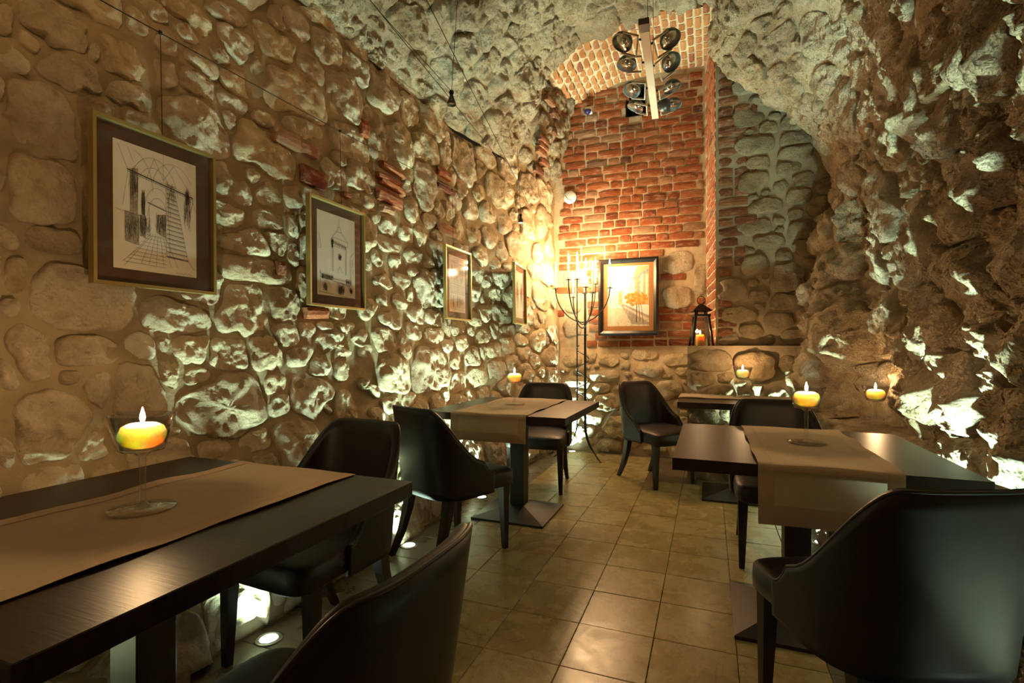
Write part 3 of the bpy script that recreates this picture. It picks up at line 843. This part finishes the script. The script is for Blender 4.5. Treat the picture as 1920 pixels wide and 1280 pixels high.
# ------------------------------------------------------------------ goblets with floating candles
def make_flame(parent, z, s=1.0, power=1.0, light=True):
    prof = [(.0008,0),(.0042,.004),(.0058,.010),(.0050,.017),(.0028,.025),(.0006,.034)]
    MB().lathe([(r*s, z+.004+h*s) for r, h in prof], 10).build('flame', M['flame'], parent, True)
    MB().tube([(0,0,z-.004),(.0005,0,z+.010)], .0012, 5).build('wick', M['iron'], parent)
    if light:
        d = bpy.data.lights.new('candle_light', 'POINT'); d.color = CANDLE_COL; d.energy = power; d.shadow_soft_size = .012
        l = bpy.data.objects.new('candle_light', d); COL.objects.link(l); l.parent = parent; l.location = (0,0,z+.022)
def goblet(loc, lab1, lab2, power):
    prof = [(.0725,0),(.0725,.002),(.045,.0045),(.014,.009),(.0078,.018),(.0070,.08),(.0078,.130),(.020,.141),(.046,.146),(.0475,.149),(.0725,.235),(.0712,.2355),
            (.0460,.152),(.030,.149),(.002,.148)]
    g = MB().lathe(prof, 48).build('candle_goblet', M['glass'], None, True); g.location = loc
    tag(g, lab1, 'candle holder', 'stemmed glass candle holders')
    c = empty('floating_candle', (loc[0], loc[1], loc[2]+.1525), 0, lab2, 'candle', 'floating candles in goblets')
    pr = [(.001,0),(.026,.001),(.043,.010),(.0515,.026),(.051,.038),(.044,.053),(.030,.060),(.008,.058),(.001,.0575)]
    MB().lathe(pr, 36).build('wax', M['wax'], c, True)
    make_flame(c, .0585, 1.15, power)
Z = .7425
goblet((-1.325,.853,Z), 'stemmed glass candle goblet on the runner under the stair sketch', 'lit round candle in the goblet under the stair sketch', 8)
goblet((-1.266,3.32,Z), 'stemmed glass candle goblet on the table beside the candelabra', 'lit round candle in the goblet beside the candelabra', 8)
goblet((.387,2.45,Z), 'stemmed glass candle goblet on the hemmed runner by the bulging wall', 'lit round candle in the goblet on the hemmed runner', 8)
goblet((.257,4.46,Z), 'stemmed glass candle goblet on the table against the stone block', 'lit round candle in the goblet against the stone block', 6)
goblet((.96,3.72,.668), 'stemmed glass candle goblet on the ledge in the rough wall', 'lit round candle in the goblet on the wall ledge', 8)

# ------------------------------------------------------------------ floor uplights
def uplight(x, y, lab, tilt, power=UP_W, seen=True):
    t = empty('floor_uplight', (x, y, 0), 0, lab, 'floor light', 'recessed floor lights along the walls')
    MB().lathe([(.030,.0),(.052,.0),(.052,.004),(.047,.006),(.036,.006),(.034,.003),(.030,.003)], 32).build('steel_ring', M['steel'], t, True)
    MB().lathe([(.0335,.0005),(.0335,.0035),(.0010,.0040)], 24).build('lit_glass', M['uplight_face'], t, True)
    d = bpy.data.lights.new('uplight_beam', 'SPOT'); d.color = UP_COL; d.energy = power; d.spot_size = R(100); d.spot_blend = 1.0; d.shadow_soft_size = .03
    l = bpy.data.objects.new('uplight_beam', d); COL.objects.link(l); l.parent = t; l.location = (0,0,.02)
    l.rotation_euler = (PI, tilt, 0)
    return t
LL = ['recessed floor light under the table below the stair sketch', 'recessed floor light behind the chair below the stair sketch',
      'recessed floor light on the wall side of the chair under the gate tower sketch', 'recessed floor light under the seat of the chair turned away',
      'recessed floor light beyond the steel table column near the candelabra']
for y, k, lab in zip((.51,1.51,2.51,3.51,4.50), (.5,.3,.5,.65,.75), LL): uplight(-1.606, y, lab, R(-3), UP_W*k)
uplight(-1.38, 5.38, 'recessed floor light behind the candelabra at the brick wall', R(0), UP_W*.8)
RL = ['recessed floor light at the foot of the bulging wall beside the hemmed runner table', 'recessed floor light at the foot of the ledge wall behind the runner', 'recessed floor light under the table by the stone block']
uplight(.90, 1.42, 'recessed floor light at the foot of the wall behind the back-turned chair', R(10), UP_W*.2)
for (x, y), lab in zip(((.885,2.41),(.615,3.41),(.45,4.42)), RL): uplight(x, y, lab, R(5), UP_W*1.6)

# ------------------------------------------------------------------ candelabra
def candelabra():
    cx, cy = -1.205, 5.12
    t = empty('candelabra', (cx, cy, 0), 0, 'tall black wrought iron candelabra with nine tapers before the brick wall', 'candelabra')
    tops = [1.83, 1.74, 1.69]; angs = [R(200), R(320), R(80)]; cups = []
    for a, zt in zip(angs, tops):
        x, y = .055*math.cos(a), .055*math.sin(a)
        pts = [(x,y,zt),(x,y,1.0),(x,y,.36)]
        for k in range(1, 9):
            u = k/8; r = .055 + .24*u**1.8; z = .36*(1-u**.8)*.98 + .008
            pts.append((r*math.cos(a), r*math.sin(a), z))
        MB().tube(pts, .0068, 6).build('rod', M['iron'], t, True)
        cups.append((x, y, zt))
    for z in (1.26, .335, .315):
        MB().tube([(.058*math.cos(2*PI*k/24), .058*math.sin(2*PI*k/24), z) for k in range(25)], .004, 6).build('ring', M['iron'], t, True)
    for a, half, ze, zb in ((R(12), .275, 1.735, 1.39), (R(70), .25, 1.80, 1.37), (R(128), .235, 1.665, 1.33)):
        pts = []
        for k in range(25):
            u = -1+2*k/24
            s = math.sin(u*PI/2)
            pts.append((half*s*math.cos(a), half*s*math.sin(a), zb+(ze-zb)*(1-math.cos(u*PI/2))**.9))
        pts = [tuple(p) for p in pts]
        MB().tube(pts, .0062, 6).build('arm', M['iron'], t, True)
        cups += [pts[0], pts[-1]]
    MB().tube([(.066*math.cos(u*.42+1), .066*math.sin(u*.42+1), .40+u*.0142) for u in range(0, 54)], .0045, 6).build('spiral', M['iron'], t, True)
    labs = ['slim lit taper on the tallest rod of the candelabra', 'slim lit taper on a rod of the candelabra', 'slim lit taper on the shortest rod of the candelabra',
            'slim lit taper on the arm end beside the stone corner', 'slim lit taper on the arm end in front of the painting',
            'slim lit taper on the high arm end facing the room', 'slim lit taper on the high arm end close to the brick wall',
            'slim lit taper on the low arm end beside the painting frame', 'slim lit taper on the low arm end between corner and brick wall']
    for k, (x, y, z) in enumerate(cups):
        MB().lathe([(.002,-.004),(.030,.002),(.031,.005),(.010,.004),(.010,.018),(.002,.018)], 20, (x,y,z)).build('drip_pan', M['iron'], t, True)
        c = empty('taper_candle', (cx+x, cy+y, z+.012), 0, labs[k], 'candle', 'tapers on the candelabra')
        h = .235+.02*math.sin(k*2.1)
        MB().lathe([(.001,0),(.0105,.0),(.0105,.01),(.0098,h-.006),(.007,h),(.001,h-.002)], 14).build('wax', M['wax_white'], c, True)
        make_flame(c, h, 1.0, CAND_W, True)
CAND_W = 13.0
candelabra()

# ------------------------------------------------------------------ lantern on the block
def lantern():
    x, y, z = -.06, 4.83, 1.135
    t = empty('candle_lantern', (x, y, z), R(12), 'black metal lantern with tapering glass sides on the stone block', 'lantern')
    b, tp, h = .085, .055, .275
    MB().box(-b-.012, b+.012, -b-.012, b+.012, 0, .014).build('base', M['iron'], t)
    for sx, sy in ((-1,-1),(1,-1),(1,1),(-1,1)):
        w_ = .009
        mb = MB(); mb.loft([[(sx*b-w_,sy*b-w_,.012),(sx*b+w_,sy*b-w_,.012),(sx*b+w_,sy*b+w_,.012),(sx*b-w_,sy*b+w_,.012)],
                            [(sx*tp-w_,sy*tp-w_,h),(sx*tp+w_,sy*tp-w_,h),(sx*tp+w_,sy*tp+w_,h),(sx*tp-w_,sy*tp+w_,h)]])
        mb.build('corner_post', M['iron'], t)
    for a in range(4):
        m4 = Matrix.Rotation(a*PI/2, 3, 'Z')
        q = [m4 @ Vector(p) for p in ((-b,-b,.016),(b,-b,.016),(tp,-tp,h-.004),(-tp,-tp,h-.004))]
        q2 = [m4 @ Vector((p[0], p[1]+.002, p[2])) for p in ((-b,-b,.016),(b,-b,.016),(tp,-tp,h-.004),(-tp,-tp,h-.004))]
        obj('pane', q+q2, [(0,1,2,3),(7,6,5,4)], M['pane'], t)
    MB().box(-tp-.014, tp+.014, -tp-.014, tp+.014, h, h+.02).build('collar', M['iron'], t)
    for sx, sy in ((-1,-1),(1,-1),(1,1),(-1,1)):
        MB().box(sx*.04-.006, sx*.04+.006, sy*.04-.006, sy*.04+.006, h+.018, h+.05).build('roof_post', M['iron'], t)
    r = tp+.025
    mb = MB(); mb.loft([[(-r,-r,h+.046),(r,-r,h+.046),(r,r,h+.046),(-r,r,h+.046)], [(-r,-r,h+.052),(r,-r,h+.052),(r,r,h+.052),(-r,r,h+.052)],
                        [(-.008,-.008,h+.115),(.008,-.008,h+.115),(.008,.008,h+.115),(-.008,.008,h+.115)]])
    mb.build('roof', M['iron'], t)
    MB().tube([(.034*math.sin(2*PI*k/24), 0, h+.146-.034*math.cos(2*PI*k/24)) for k in range(25)], .0035, 6).build('carrying_ring', M['iron'], t, True)
    c = empty('pillar_candle', (x-.008, y, z+.014), 0, 'lit yellow pillar candle inside the lantern', 'candle')
    MB().lathe([(.001,0),(.034,0),(.035,.004),(.035,.095),(.030,.1),(.001,.097)], 28).build('wax', M['wax_yellow'], c, True)
    make_flame(c, .098, 1.1, 4)
lantern()

# ------------------------------------------------------------------ pictures
def ribbon(mb, pts, w, off):
    """flat ink stroke on the sheet, x-z plane, facing -y"""
    for (a, b) in zip(pts, pts[1:]):
        d = Vector((b[0]-a[0], b[1]-a[1])); l = d.length
        if l < 1e-6: continue
        n = Vector((-d.y, d.x))/l*w/2
        mb.add([(a[0]-n.x,off,a[1]-n.y),(b[0]-n.x,off,b[1]-n.y),(b[0]+n.x,off,b[1]+n.y),(a[0]+n.x,off,a[1]+n.y)], [(0,1,2,3)])
def arcp(cx, cz, rx, rz, a0, a1, n=12):
    return [(cx+rx*math.cos(R(a0+(a1-a0)*k/n)), cz+rz*math.sin(R(a0+(a1-a0)*k/n))) for k in range(n+1)]
def hatch(L, x0, x1, z0, z1, n, rnd, slant=.02):
    for k in range(n):
        x = x0+(x1-x0)*rnd.random(); za = z0+(z1-z0)*rnd.random()*.5; zb = za+(z1-za)*rnd.uniform(.3, 1)
        L.append([(x, za), (x+slant*rnd.uniform(-1, 1), zb)])
def picture(name, loc, rz, W, H, fw, mat_w, sheet, strokes, fills, label, frame_m, mount_m, tilt=0.0, depth=.022, fill_mats=None, ink_w=.0008, cat='picture', group=None):
    t = empty(name, loc, rz, label, cat, group); t.rotation_euler = (tilt, 0, rz)
    w2, h2 = W/2, H/2
    out = [(-w2,-h2),(w2,-h2),(w2,h2),(-w2,h2)]; inn = [(-w2+fw,-h2+fw),(w2-fw,-h2+fw),(w2-fw,h2-fw),(-w2+fw,h2-fw)]
    mb = MB(); fr_b = -depth
    v = [(x,0,z) for x, z in out] + [(x,fr_b,z) for x, z in out] + [(x,fr_b+.001,z) for x, z in inn] + [(x,-.003,z) for x, z in inn]
    if fw > .03:   # moulded profile
        md = [(-w2+fw*.45,-h2+fw*.45),(w2-fw*.45,-h2+fw*.45),(w2-fw*.45,h2-fw*.45),(-w2+fw*.45,h2-fw*.45)]
        v = [(x,0,z) for x, z in out] + [(x,fr_b,z) for x, z in out] + [(x,fr_b-.006,z) for x, z in md] + [(x,fr_b+.010,z) for x, z in inn] + [(x,-.003,z) for x, z in inn]
    f = []
    for lev in range(len(v)//4-1):
        for k in range(4):
            a, b = lev*4+k, lev*4+(k+1) % 4; f.append((a, b, b+4, a+4))
    f.append((3,2,1,0)) if False else None
    f = [q for q in f if q]
    mb.add(v, f); mb.add([(x,-.0005,z) for x, z in out], [(0,1,2,3)])
    mb.build('frame', frame_m, t)
    MB().add([(x,-.006,z) for x, z in inn] + [(x,-.003,z) for x, z in inn], [(0,1,2,3),(7,6,5,4)]).build('mount', mount_m, t)
    sw, sh = sheet[0]/2, sheet[1]/2
    sx, sz = (sheet[2], sheet[3]) if len(sheet) > 2 else (0, 0)
    sh_o = MB().add([(sx-sw,-.0068,sz-sh),(sx+sw,-.0068,sz-sh),(sx+sw,-.0068,sz+sh),(sx-sw,-.0068,sz+sh)], [(0,1,2,3)]).build('sheet', M['paper'], t)
    tr = lambda p: (sx-sw+p[0]*2*sw, sz-sh+p[1]*2*sh)
    for k, (m, polys) in enumerate(fills):
        mb = MB()
        for i, P in enumerate(polys): mb.add([(*((tr(p)[0], -.00705-.00008*k-.00001*i)), tr(p)[1]) for p in P], [tuple(range(len(P)))])
        mb.build('painted_area' if fill_mats else 'ink_wash', m, sh_o)
    if strokes:
        mb = MB()
        for s in strokes:
            w_ = ink_w
            if isinstance(s, tuple): s, w_ = s
            ribbon(mb, [tr(p) for p in s], w_, -.0079)
        mb.build('ink_drawing', M['ink'], sh_o)
    gl = MB().add([(x,-.0125,z) for x, z in inn], [(0,1,2,3)]).build('glass', M['pane'], t)
    return t
rnd = random.Random(5)
# 1: gothic arcade with a steep stair
S1 = []; S1 += [arcp(.46,.60,.30,.34,10,170), arcp(.46,.60,.22,.26,5,175), arcp(.70,.70,.26,.24,30,170), arcp(.18,.66,.26,.30,0,80), arcp(.50,.48,.16,.22,0,180), arcp(.50,.45,.12,.17,0,180)]
S1 += [[(.46,.94),(.57,.78),(.70,.93)],[(.46,.94),(.36,.74)],[(.05,.97),(.16,.78),(.10,.50)],[(.15,.97),(.22,.86)],[(.57,.78),(.57,1.0)],[(.70,.93),(.93,.72),(.99,.58)]]
S1 += [([(.15,.79),(.96,.70)], .004), ([(.15,.775),(.96,.685)], .0012), ([(.38,.565),(.60,.53)], .003)]
S1 += [[(.60,.78),(.60,.15)],[(.62,.78),(.65,.14)],[(.70,.76),(.88,.14)],[(.60,.15),(.90,.13)]]
for k in range(17):
    z = .14+k*.038; x1 = .885-.185*(k/16); S1.append(([(.61,z+.012),(x1,z)], .0022)); S1.append([(.61,z+.002),(x1,z-.010)])
hatch(S1, .62, .72, .60, .78, 14, rnd, .05)
hatch(S1, .18,.27,.46,.84,30,rnd,.01); hatch(S1, .12,.28,.22,.46,40,rnd,.03); hatch(S1,.31,.35,.44,.66,30,rnd,.01); hatch(S1,.29,.42,.28,.46,50,rnd,.03)
hatch(S1,.48,.60,.32,.50,30,rnd,.03); hatch(S1,.84,.93,.40,.74,30,rnd,.04); hatch(S1,.86,.90,.62,.78,40,rnd,.02)
S1 += [[(.28,.19),(.42,.32)],[(.10,.06),(.28,.19)],[(.12,.03),(.42,.30)],[(.02,.46),(.12,.45),(.30,.44)],[(.40,.52),(.40,.32)],[(.48,.50),(.48,.33)],[(.88,.14),(.97,.06)]]
for k in range(9): S1.append([(.36-.03*k,.30-.03*k),(.60,.29-.03*k)])
for k in range(6): S1.append([(.44+.03*k,.31),(.30+.09*k,.06)])
S1.append([(.72+.02*k, .018+.008*math.sin(k*2.3)) for k in range(12)])
F1 = [(M['ink_wash'], [[(.18,.46),(.27,.45),(.27,.82),(.18,.80)],[(.12,.22),(.28,.20),(.28,.45),(.12,.46)],[(.31,.46),(.35,.45),(.35,.66),(.31,.62)],[(.49,.33),(.60,.30),(.60,.50),(.49,.48)],[(.85,.62),(.93,.66),(.87,.76)],[(.29,.28),(.36,.27),(.36,.45),(.29,.45)]])]
# 2: gate tower
S2 = [[(.56,.97),(.56,.86)],[(.53,.86),(.59,.86),(.62,.80),(.50,.80),(.53,.86)],[(.38,.72),(.50,.80),(.62,.80),(.80,.70)],[(.36,.66),(.38,.72),(.80,.70),(.78,.63)],[(.38,.62),(.38,.30)],[(.76,.60),(.74,.28)],[(.36,.66),(.38,.62),(.76,.60)]]
for k in range(9): S2.append(([(.42+.04*k,.675-.004*k),(.42+.04*k,.64-.004*k)], .005))
for k in range(14): S2.append([(.38+rnd.random()*.02,.60-.022*k),(.42,.60-.022*k)]); S2.append([(.72,.58-.022*k),(.755,.578-.022*k)])
S2 += [[(.54,.53),(.54,.46),(.61,.455),(.61,.525),(.54,.53)], arcp(.58,.30,.05,.07,0,180), ([(.05,.26),(.40,.23)], .002), ([(.40,.215),(.84,.20)], .0025), ([(.05,.215),(.40,.195)], .0015)]
S2 += [arcp(.22,.08,.10,.10,10,160), arcp(.60,.05,.11,.13,0,180), arcp(.60,.04,.08,.10,0,180), arcp(.88,.05,.09,.12,60,180), [(.04,.04),(.95,.0)], [(.07,.30),(.06,.02)], [(.03,.74),(.10,.56),(.06,.55)], [(.03,.66),(.03,.55)], [(.98,.60),(.86,.52),(.88,.15)], [(.92,.50),(.92,.40)], [(.94,.38),(.94,.30)]]
hatch(S2,.10,.40,.19,.25,90,rnd,.02); hatch(S2,.74,.88,.16,.24,40,rnd,.02); hatch(S2,.53,.68,.03,.15,70,rnd,.02); hatch(S2,.14,.24,.04,.16,30,rnd,.03); hatch(S2,.36,.40,.58,.70,40,rnd,.02); hatch(S2,.84,.92,.04,.14,30,rnd,.02); hatch(S2,.55,.61,.46,.52,30,rnd,.02)
for k in range(16): S2.append(arcp(.42+.028*k,.19-.002*k,.012,.014,180,360,5))
F2 = [(M['ink_wash'], [[(.54,.46),(.61,.455),(.61,.525),(.54,.53)],[(.55,.03),(.66,.03),(.64,.13),(.57,.13)],[(.10,.195),(.36,.19),(.36,.235),(.10,.25)]])]
# 3: old town houses
S3 = [[(.08,.90),(.95,.86)],[(.52,.96),(.54,.02)],[(.30,.92),(.30,.60)],[(.08,.64),(.30,.58),(.60,.66)],[(.06,.50),(.95,.48)],[(.06,.34),(.95,.33)],[(.06,.06),(.95,.04)],[(.10,.66),(.24,.74),(.40,.68)]]
for k in range(7):
    for z0, z1 in ((.08,.24),(.36,.46)): S3.append([(.10+k*.12,z0),(.10+k*.12,z1),(.16+k*.12,z1),(.16+k*.12,z0),(.10+k*.12,z0)])
for k in range(3): S3.append([(.62+.11*k,.70),(.62+.11*k,.80),(.68+.11*k,.80),(.68+.11*k,.70),(.62+.11*k,.70)])
hatch(S3,.06,.94,.06,.30,60,rnd,.02); hatch(S3,.1,.9,.5,.9,50,rnd,.1)
# 4: narrow street
S4 = [[(.08,.05),(.40,.35),(.40,.80),(.08,.95)],[(.92,.05),(.60,.35),(.60,.78),(.92,.92)],[(.40,.35),(.60,.35)],[(.15,.15),(.15,.90)],[(.85,.12),(.85,.88)],[(.28,.24),(.28,.84)],[(.72,.24),(.72,.82)]]
hatch(S4,.08,.38,.2,.8,60,rnd,.02); hatch(S4,.62,.92,.2,.8,60,rnd,.02)
PIC = 'gold framed sketches hung along the stone wall'
for y, x, st, fl, shw, lab in ((1.247,-1.862,S1,F1,.295,'gold framed sketch of a vaulted passage with a steep stair'), (2.195,-1.862,S2,F2,.295,'gold framed sketch of a gate tower'),
                          (3.56,-1.845,S3,[],.27,'gold framed sketch of town houses between the tower sketch and the corner'), (4.50,-1.675,S4,[],.26,'gold framed sketch on the wall next to the candelabra')):
    picture('framed_sketch', (x, y, 1.63), PI/2 + (0 if y < 4 else .10), .435, .555, .011, .07, (shw,.435,0,0), st, fl, lab, M['gold'], M['mat_brown'], tilt=-.01, depth=.028, group=PIC, ink_w=.0008 if y < 2 else .0014)
# painting on the brick wall
def col(name, c): 
    if name not in M: M[name] = plain(name, c, .8, var=.25, sc=45)
    return M[name]
sky, walk, bld, bld2, tree, wall_, trunk, blue = col('cream_wash',(.92,.86,.76)), col('sand_wash',(.72,.60,.46)), col('ochre_wash',(.60,.42,.24)), col('pale_ochre_wash',(.84,.74,.58)), col('autumn_leaf_wash',(.62,.26,.04)), col('grey_brown_wash',(.40,.34,.28)), col('umber_wash',(.16,.08,.04)), col('blue_grey_wash',(.30,.32,.38))
leaf = []
for k in range(60):
    a = rnd.uniform(0, 2*PI); r = math.sqrt(rnd.random()); cx, cz = .70+.26*r*math.cos(a), .45+.11*r*math.sin(a); s = rnd.uniform(.02,.045)
    leaf.append([(cx+s*math.cos(b+a)*1.2, cz+s*math.sin(b+a)*.8) for b in (0,1.2,2.5,3.8,5.0)])
leaf2 = [[(x+rnd.uniform(-.05,.05), z+rnd.uniform(-.03,.03)) for x, z in L_] for L_ in leaf[::3]]
FP = [(sky, [[(0,.30),(1,.30),(1,1),(0,1)]]), (walk, [[(0,0),(1,0),(1,.10),(.32,.31),(0,.30)]]), (bld2, [[(0,.30),(.22,.32),(.24,.62),(.10,.70),(0,.68)],[(.24,.34),(.36,.36),(.37,.60),(.25,.61)]]),
      (bld, [[(.66,.40),(1,.34),(1,.99),(.72,.99),(.62,.80),(.66,.74)],[(.27,.36),(.36,.37),(.36,.58),(.27,.57)]]), (blue, [[(.66,.80),(.98,.94),(.99,.90),(.70,.76)],[(.72,.72),(.76,.72),(.76,.50),(.72,.50)]]),
      (bld2, [[(.80,.50),(.86,.48),(.86,.86),(.80,.84)],[(.92,.46),(.97,.45),(.97,.86),(.92,.85)]]),
      (wall_, [[(.32,.36),(.40,.37),(1,.17),(1,.02),(.60,.03)],]), (walk, [[(.36,.33),(.40,.34),(1,.12),(1,.06)]]), (tree, leaf), (col('gold_leaf_wash',(.75,.45,.10)), leaf2), (trunk, [[(.69,.06),(.715,.06),(.72,.40),(.70,.40)],[(.78,.08),(.80,.08),(.76,.38),(.745,.38)],[(.86,.02),(.875,.02),(.82,.36),(.81,.36)]])]
picture('framed_painting', (-.80, 5.515, 1.672), 0, .63, .825, .05, .06, (.435,.645,0,.01), [], FP, 'black framed street painting with autumn trees on the brick wall', M['black_frame'], M['mat_ochre'], tilt=-.02, depth=.03, fill_mats=True, cat='painting')

# hanging cable of the sketches
t = tag(MB().tube([(-1.885,-.6,2.30),(-1.885,1.0,2.297),(-1.885,2.25,2.325),(-1.885,3.2,2.37),(-1.86,3.9,2.40)], .0022, 5).build('picture_cable', M['iron']), 'thin dark cable stretched along the wall above the sketches', 'cable')
for y, lab in ((1.275,'thin wire holding the stair sketch from the wall cable'), (2.253,'thin wire holding the gate tower sketch from the wall cable'), (3.56,'thin wire holding the town houses sketch from the wall cable')):
    zt = pl(y, [(1.0,2.297),(2.25,2.325),(3.2,2.37),(3.9,2.40)])
    h = empty('hanging_wire', (-1.883, y, zt), 0, lab, 'wire', 'picture hanging wires')
    MB().tube([(0,0,0),(.012,0,-(zt-1.90))], .0014, 5).build('wire', M['iron'], h)
    MB().lathe([(.001,-.008),(.006,-.006),(.006,.006),(.001,.008)], 8).build('clip', M['iron'], h)

# ------------------------------------------------------------------ cable spots
def wray(u, v):
    c, s = math.cos(YAW), math.sin(YAW); r = (u-960)/FPX; return Vector((r*c-s, r*s+c, -(v-648)/FPX))
P1, P2 = Vector((-1.10,.90,2.98)), Vector((-1.62,4.75,2.47))
tag(MB().tube([P1, P2], .0022, 5).build('lamp_cable', M['iron']), 'thin taut cable under the vault that crosses towards the brick arch', 'cable')
P3, P4 = Vector((-1.45,1.00,2.86)), Vector((-1.62,3.9,2.70))
tag(MB().tube([P3, P4], .0022, 5).build('lamp_cable', M['iron']), 'thin taut cable running beside the stone wall under the vault', 'cable')
def cable_spot(loc, wires, lab, lit):
    t = empty('cable_spotlight', loc, 0, lab, 'spotlight', 'small spotlights on cables')
    MB().lathe([(.002,.06),(.012,.058),(.014,.045),(.010,.036),(.002,.034)], 12).build('joint', M['iron'], t, True)
    MB().lathe([(.003,.036),(.010,.034),(.016,.015),(.028,-.022),(.025,-.022),(.014,.010),(.002,.012)], 18).build('shade', M['dark_grey'], t, True)
    MB().lathe([(.0235,-.018),(.0235,-.016),(.001,-.014)], 16).build('lens', M['bulb'] if lit else M['chrome'], t, True)
    for w_ in wires:
        MB().tube([Vector((0,0,.055)), Vector(w_)-Vector(loc)], .0016, 5).build('wire', M['iron'], t)
def on_seg(A, B, y): k = (y-A.y)/(B.y-A.y); return A+(B-A)*k
cable_spot((-1.38,2.60,2.56), [on_seg(P3,P4,2.1), (-1.15,2.35,3.80)], 'small dark spotlight hung from two wires over the stone wall', False)
cable_spot((-1.58,4.30,2.28), [on_seg(P1,P2,4.15), (-1.62,4.32,2.95)], 'small spotlight hung near the corner of the brick recess', True)

# ------------------------------------------------------------------ rail lamps
def rail_lamp(loc, rz, lab, lit, L=1.28):
    t = empty('rail_lamp', loc, rz, lab, 'lamp', 'rail lamps under the vault')
    MB().box(-.026, .026, -L/2, L/2, -.012, .012).build('bar', M['beige_metal'], t, bevel=.002, seg=1)
    MB().box(-.030, .030, -L/2-.004, -L/2+.075, -.016, .020).build('end_cap', M['dark_grey'], t)
    for y in (-.30, .32):
        MB().tube([(0,y,.012),(0,y,4.02-loc[2])], .002, 5).build('suspension_wire', M['iron'], t)
    MB().lathe([(.001,-.052),(.03,-.045),(.05,-.02),(.05,.02),(.03,.045),(.001,.052)], 18, (.075,L/2-.22,-.01)).build('transformer_ball', M['dark_grey'], t, True)
    r2 = random.Random(3)
    for i, y in enumerate((-.44,-.18,.17,.45)):
        for sx in (-1, 1):
            h = empty('lamp_head', (sx*.14, y+.03*sx, .005)); h.parent = t
            h.rotation_euler = (R(r2.uniform(-30, 0)), R(-sx*r2.uniform(5, 40)), 0); h.scale = (.84,.84,.84)
            if lit: h.rotation_euler = (R(8 if i % 2 else -25), R(sx*104), 0)
            del_ = h
            MB().lathe([(.001,.072),(.025,.070),(.050,.055),(.070,.028),(.077,.0),(.0775,-.006),(.072,-.006),(.071,.0)], 28).build('shell', M['dark_grey'], h, True)
            MB().lathe([(.0715,-.005),(.066,.012),(.050,.036),(.028,.050),(.001,.054)], 24).build('reflector', M['chrome'], h, True)
            MB().lathe([(.001,.008),(.016,.010),(.019,.022),(.014,.045),(.001,.05)], 16).build('lamp_bulb', M['bulb'] if lit else M['steel'], h, True)
            mb = MB()
            mb.box(-sx*.115-.003, -sx*.115+.003, -.05, .05, -.012, .012)
            mb.box(min(-sx*.115, 0), max(-sx*.115, 0), -.085, -.081, -.009, .009); mb.box(min(-sx*.115, 0), max(-sx*.115, 0), .081, .085, -.009, .009)
            mb.box(-sx*.115-.003, -sx*.115+.003, -.085, .085, -.009, .009)
            mb.build('bracket', M['beige_metal'], h)
            a = MB().tube([(sx*.026,y+.03*sx,.0),(sx*.04,y+.03*sx,.005)], .007, 6); a.build('swivel', M['iron'], t)
            if lit and (i+sx) % 2 == 0:
                d = bpy.data.lights.new('fill_beam', 'SPOT'); d.color = WARM_COL; d.energy = RAIL_W; d.spot_size = R(140); d.spot_blend = 1.0; d.shadow_soft_size = .2
                l = bpy.data.objects.new('fill_beam', d); COL.objects.link(l); l.parent = h; l.location = (0,0,-.012)
    return t
rail_lamp((-.372,3.615,3.0), R(2.5), 'suspended rail lamp with eight round reflector heads before the brick arch', False)
rail_lamp((-.45,-.35,3.0), R(0), 'added rail lamp with eight round heads, unseen, for warm fill light', True)  # added lamp out of view, put in as warm fill light

# ------------------------------------------------------------------ small fittings on the end wall
t = empty('smoke_detector', (-1.45,5.565,2.82), 0, 'round white detector on the brick wall near the stone corner', 'detector')
b = MB().lathe([(.001,0),(.072,0),(.072,.016),(.060,.028),(.001,.030)], 28).build('housing', M['white_plastic'], t, True); b.rotation_euler = (PI/2,0,0)
MB().tube([(-.05,-.030,.02),(-.02,-.033,-.03),(.015,-.033,-.04),(.02,-.03,-.10)], .002, 5).build('lead', M['iron'], t)
t = empty('security_camera', (-1.235,5.54,3.745), 0, 'small dome camera high on the brick wall', 'camera')
MB().box(-.04,.04,-.03,.03,-.03,.04).build('housing', M['white_plastic'], t, bevel=.012)
MB().lathe([(.001,-.045),(.022,-.04),(.038,-.02),(.042,0.0),(.001,.01)], 20, (-.005,-.03,-.004)).build('dome', M['dome'], t, True)
x0, x1, z0, z1 = VENT
vent = obj('trim_1', [(x0,5.58,z0),(x1,5.58,z0),(x1,5.58,z1),(x0,5.58,z1),(x0,5.9,z0),(x1,5.9,z0),(x1,5.9,z1),(x0,5.9,z1)], [(4,5,6,7),(0,1,5,4),(1,2,6,5),(2,3,7,6),(3,0,4,7)], M['hole'])
tag(vent, 'dark square opening high in the brick wall', kind='structure')
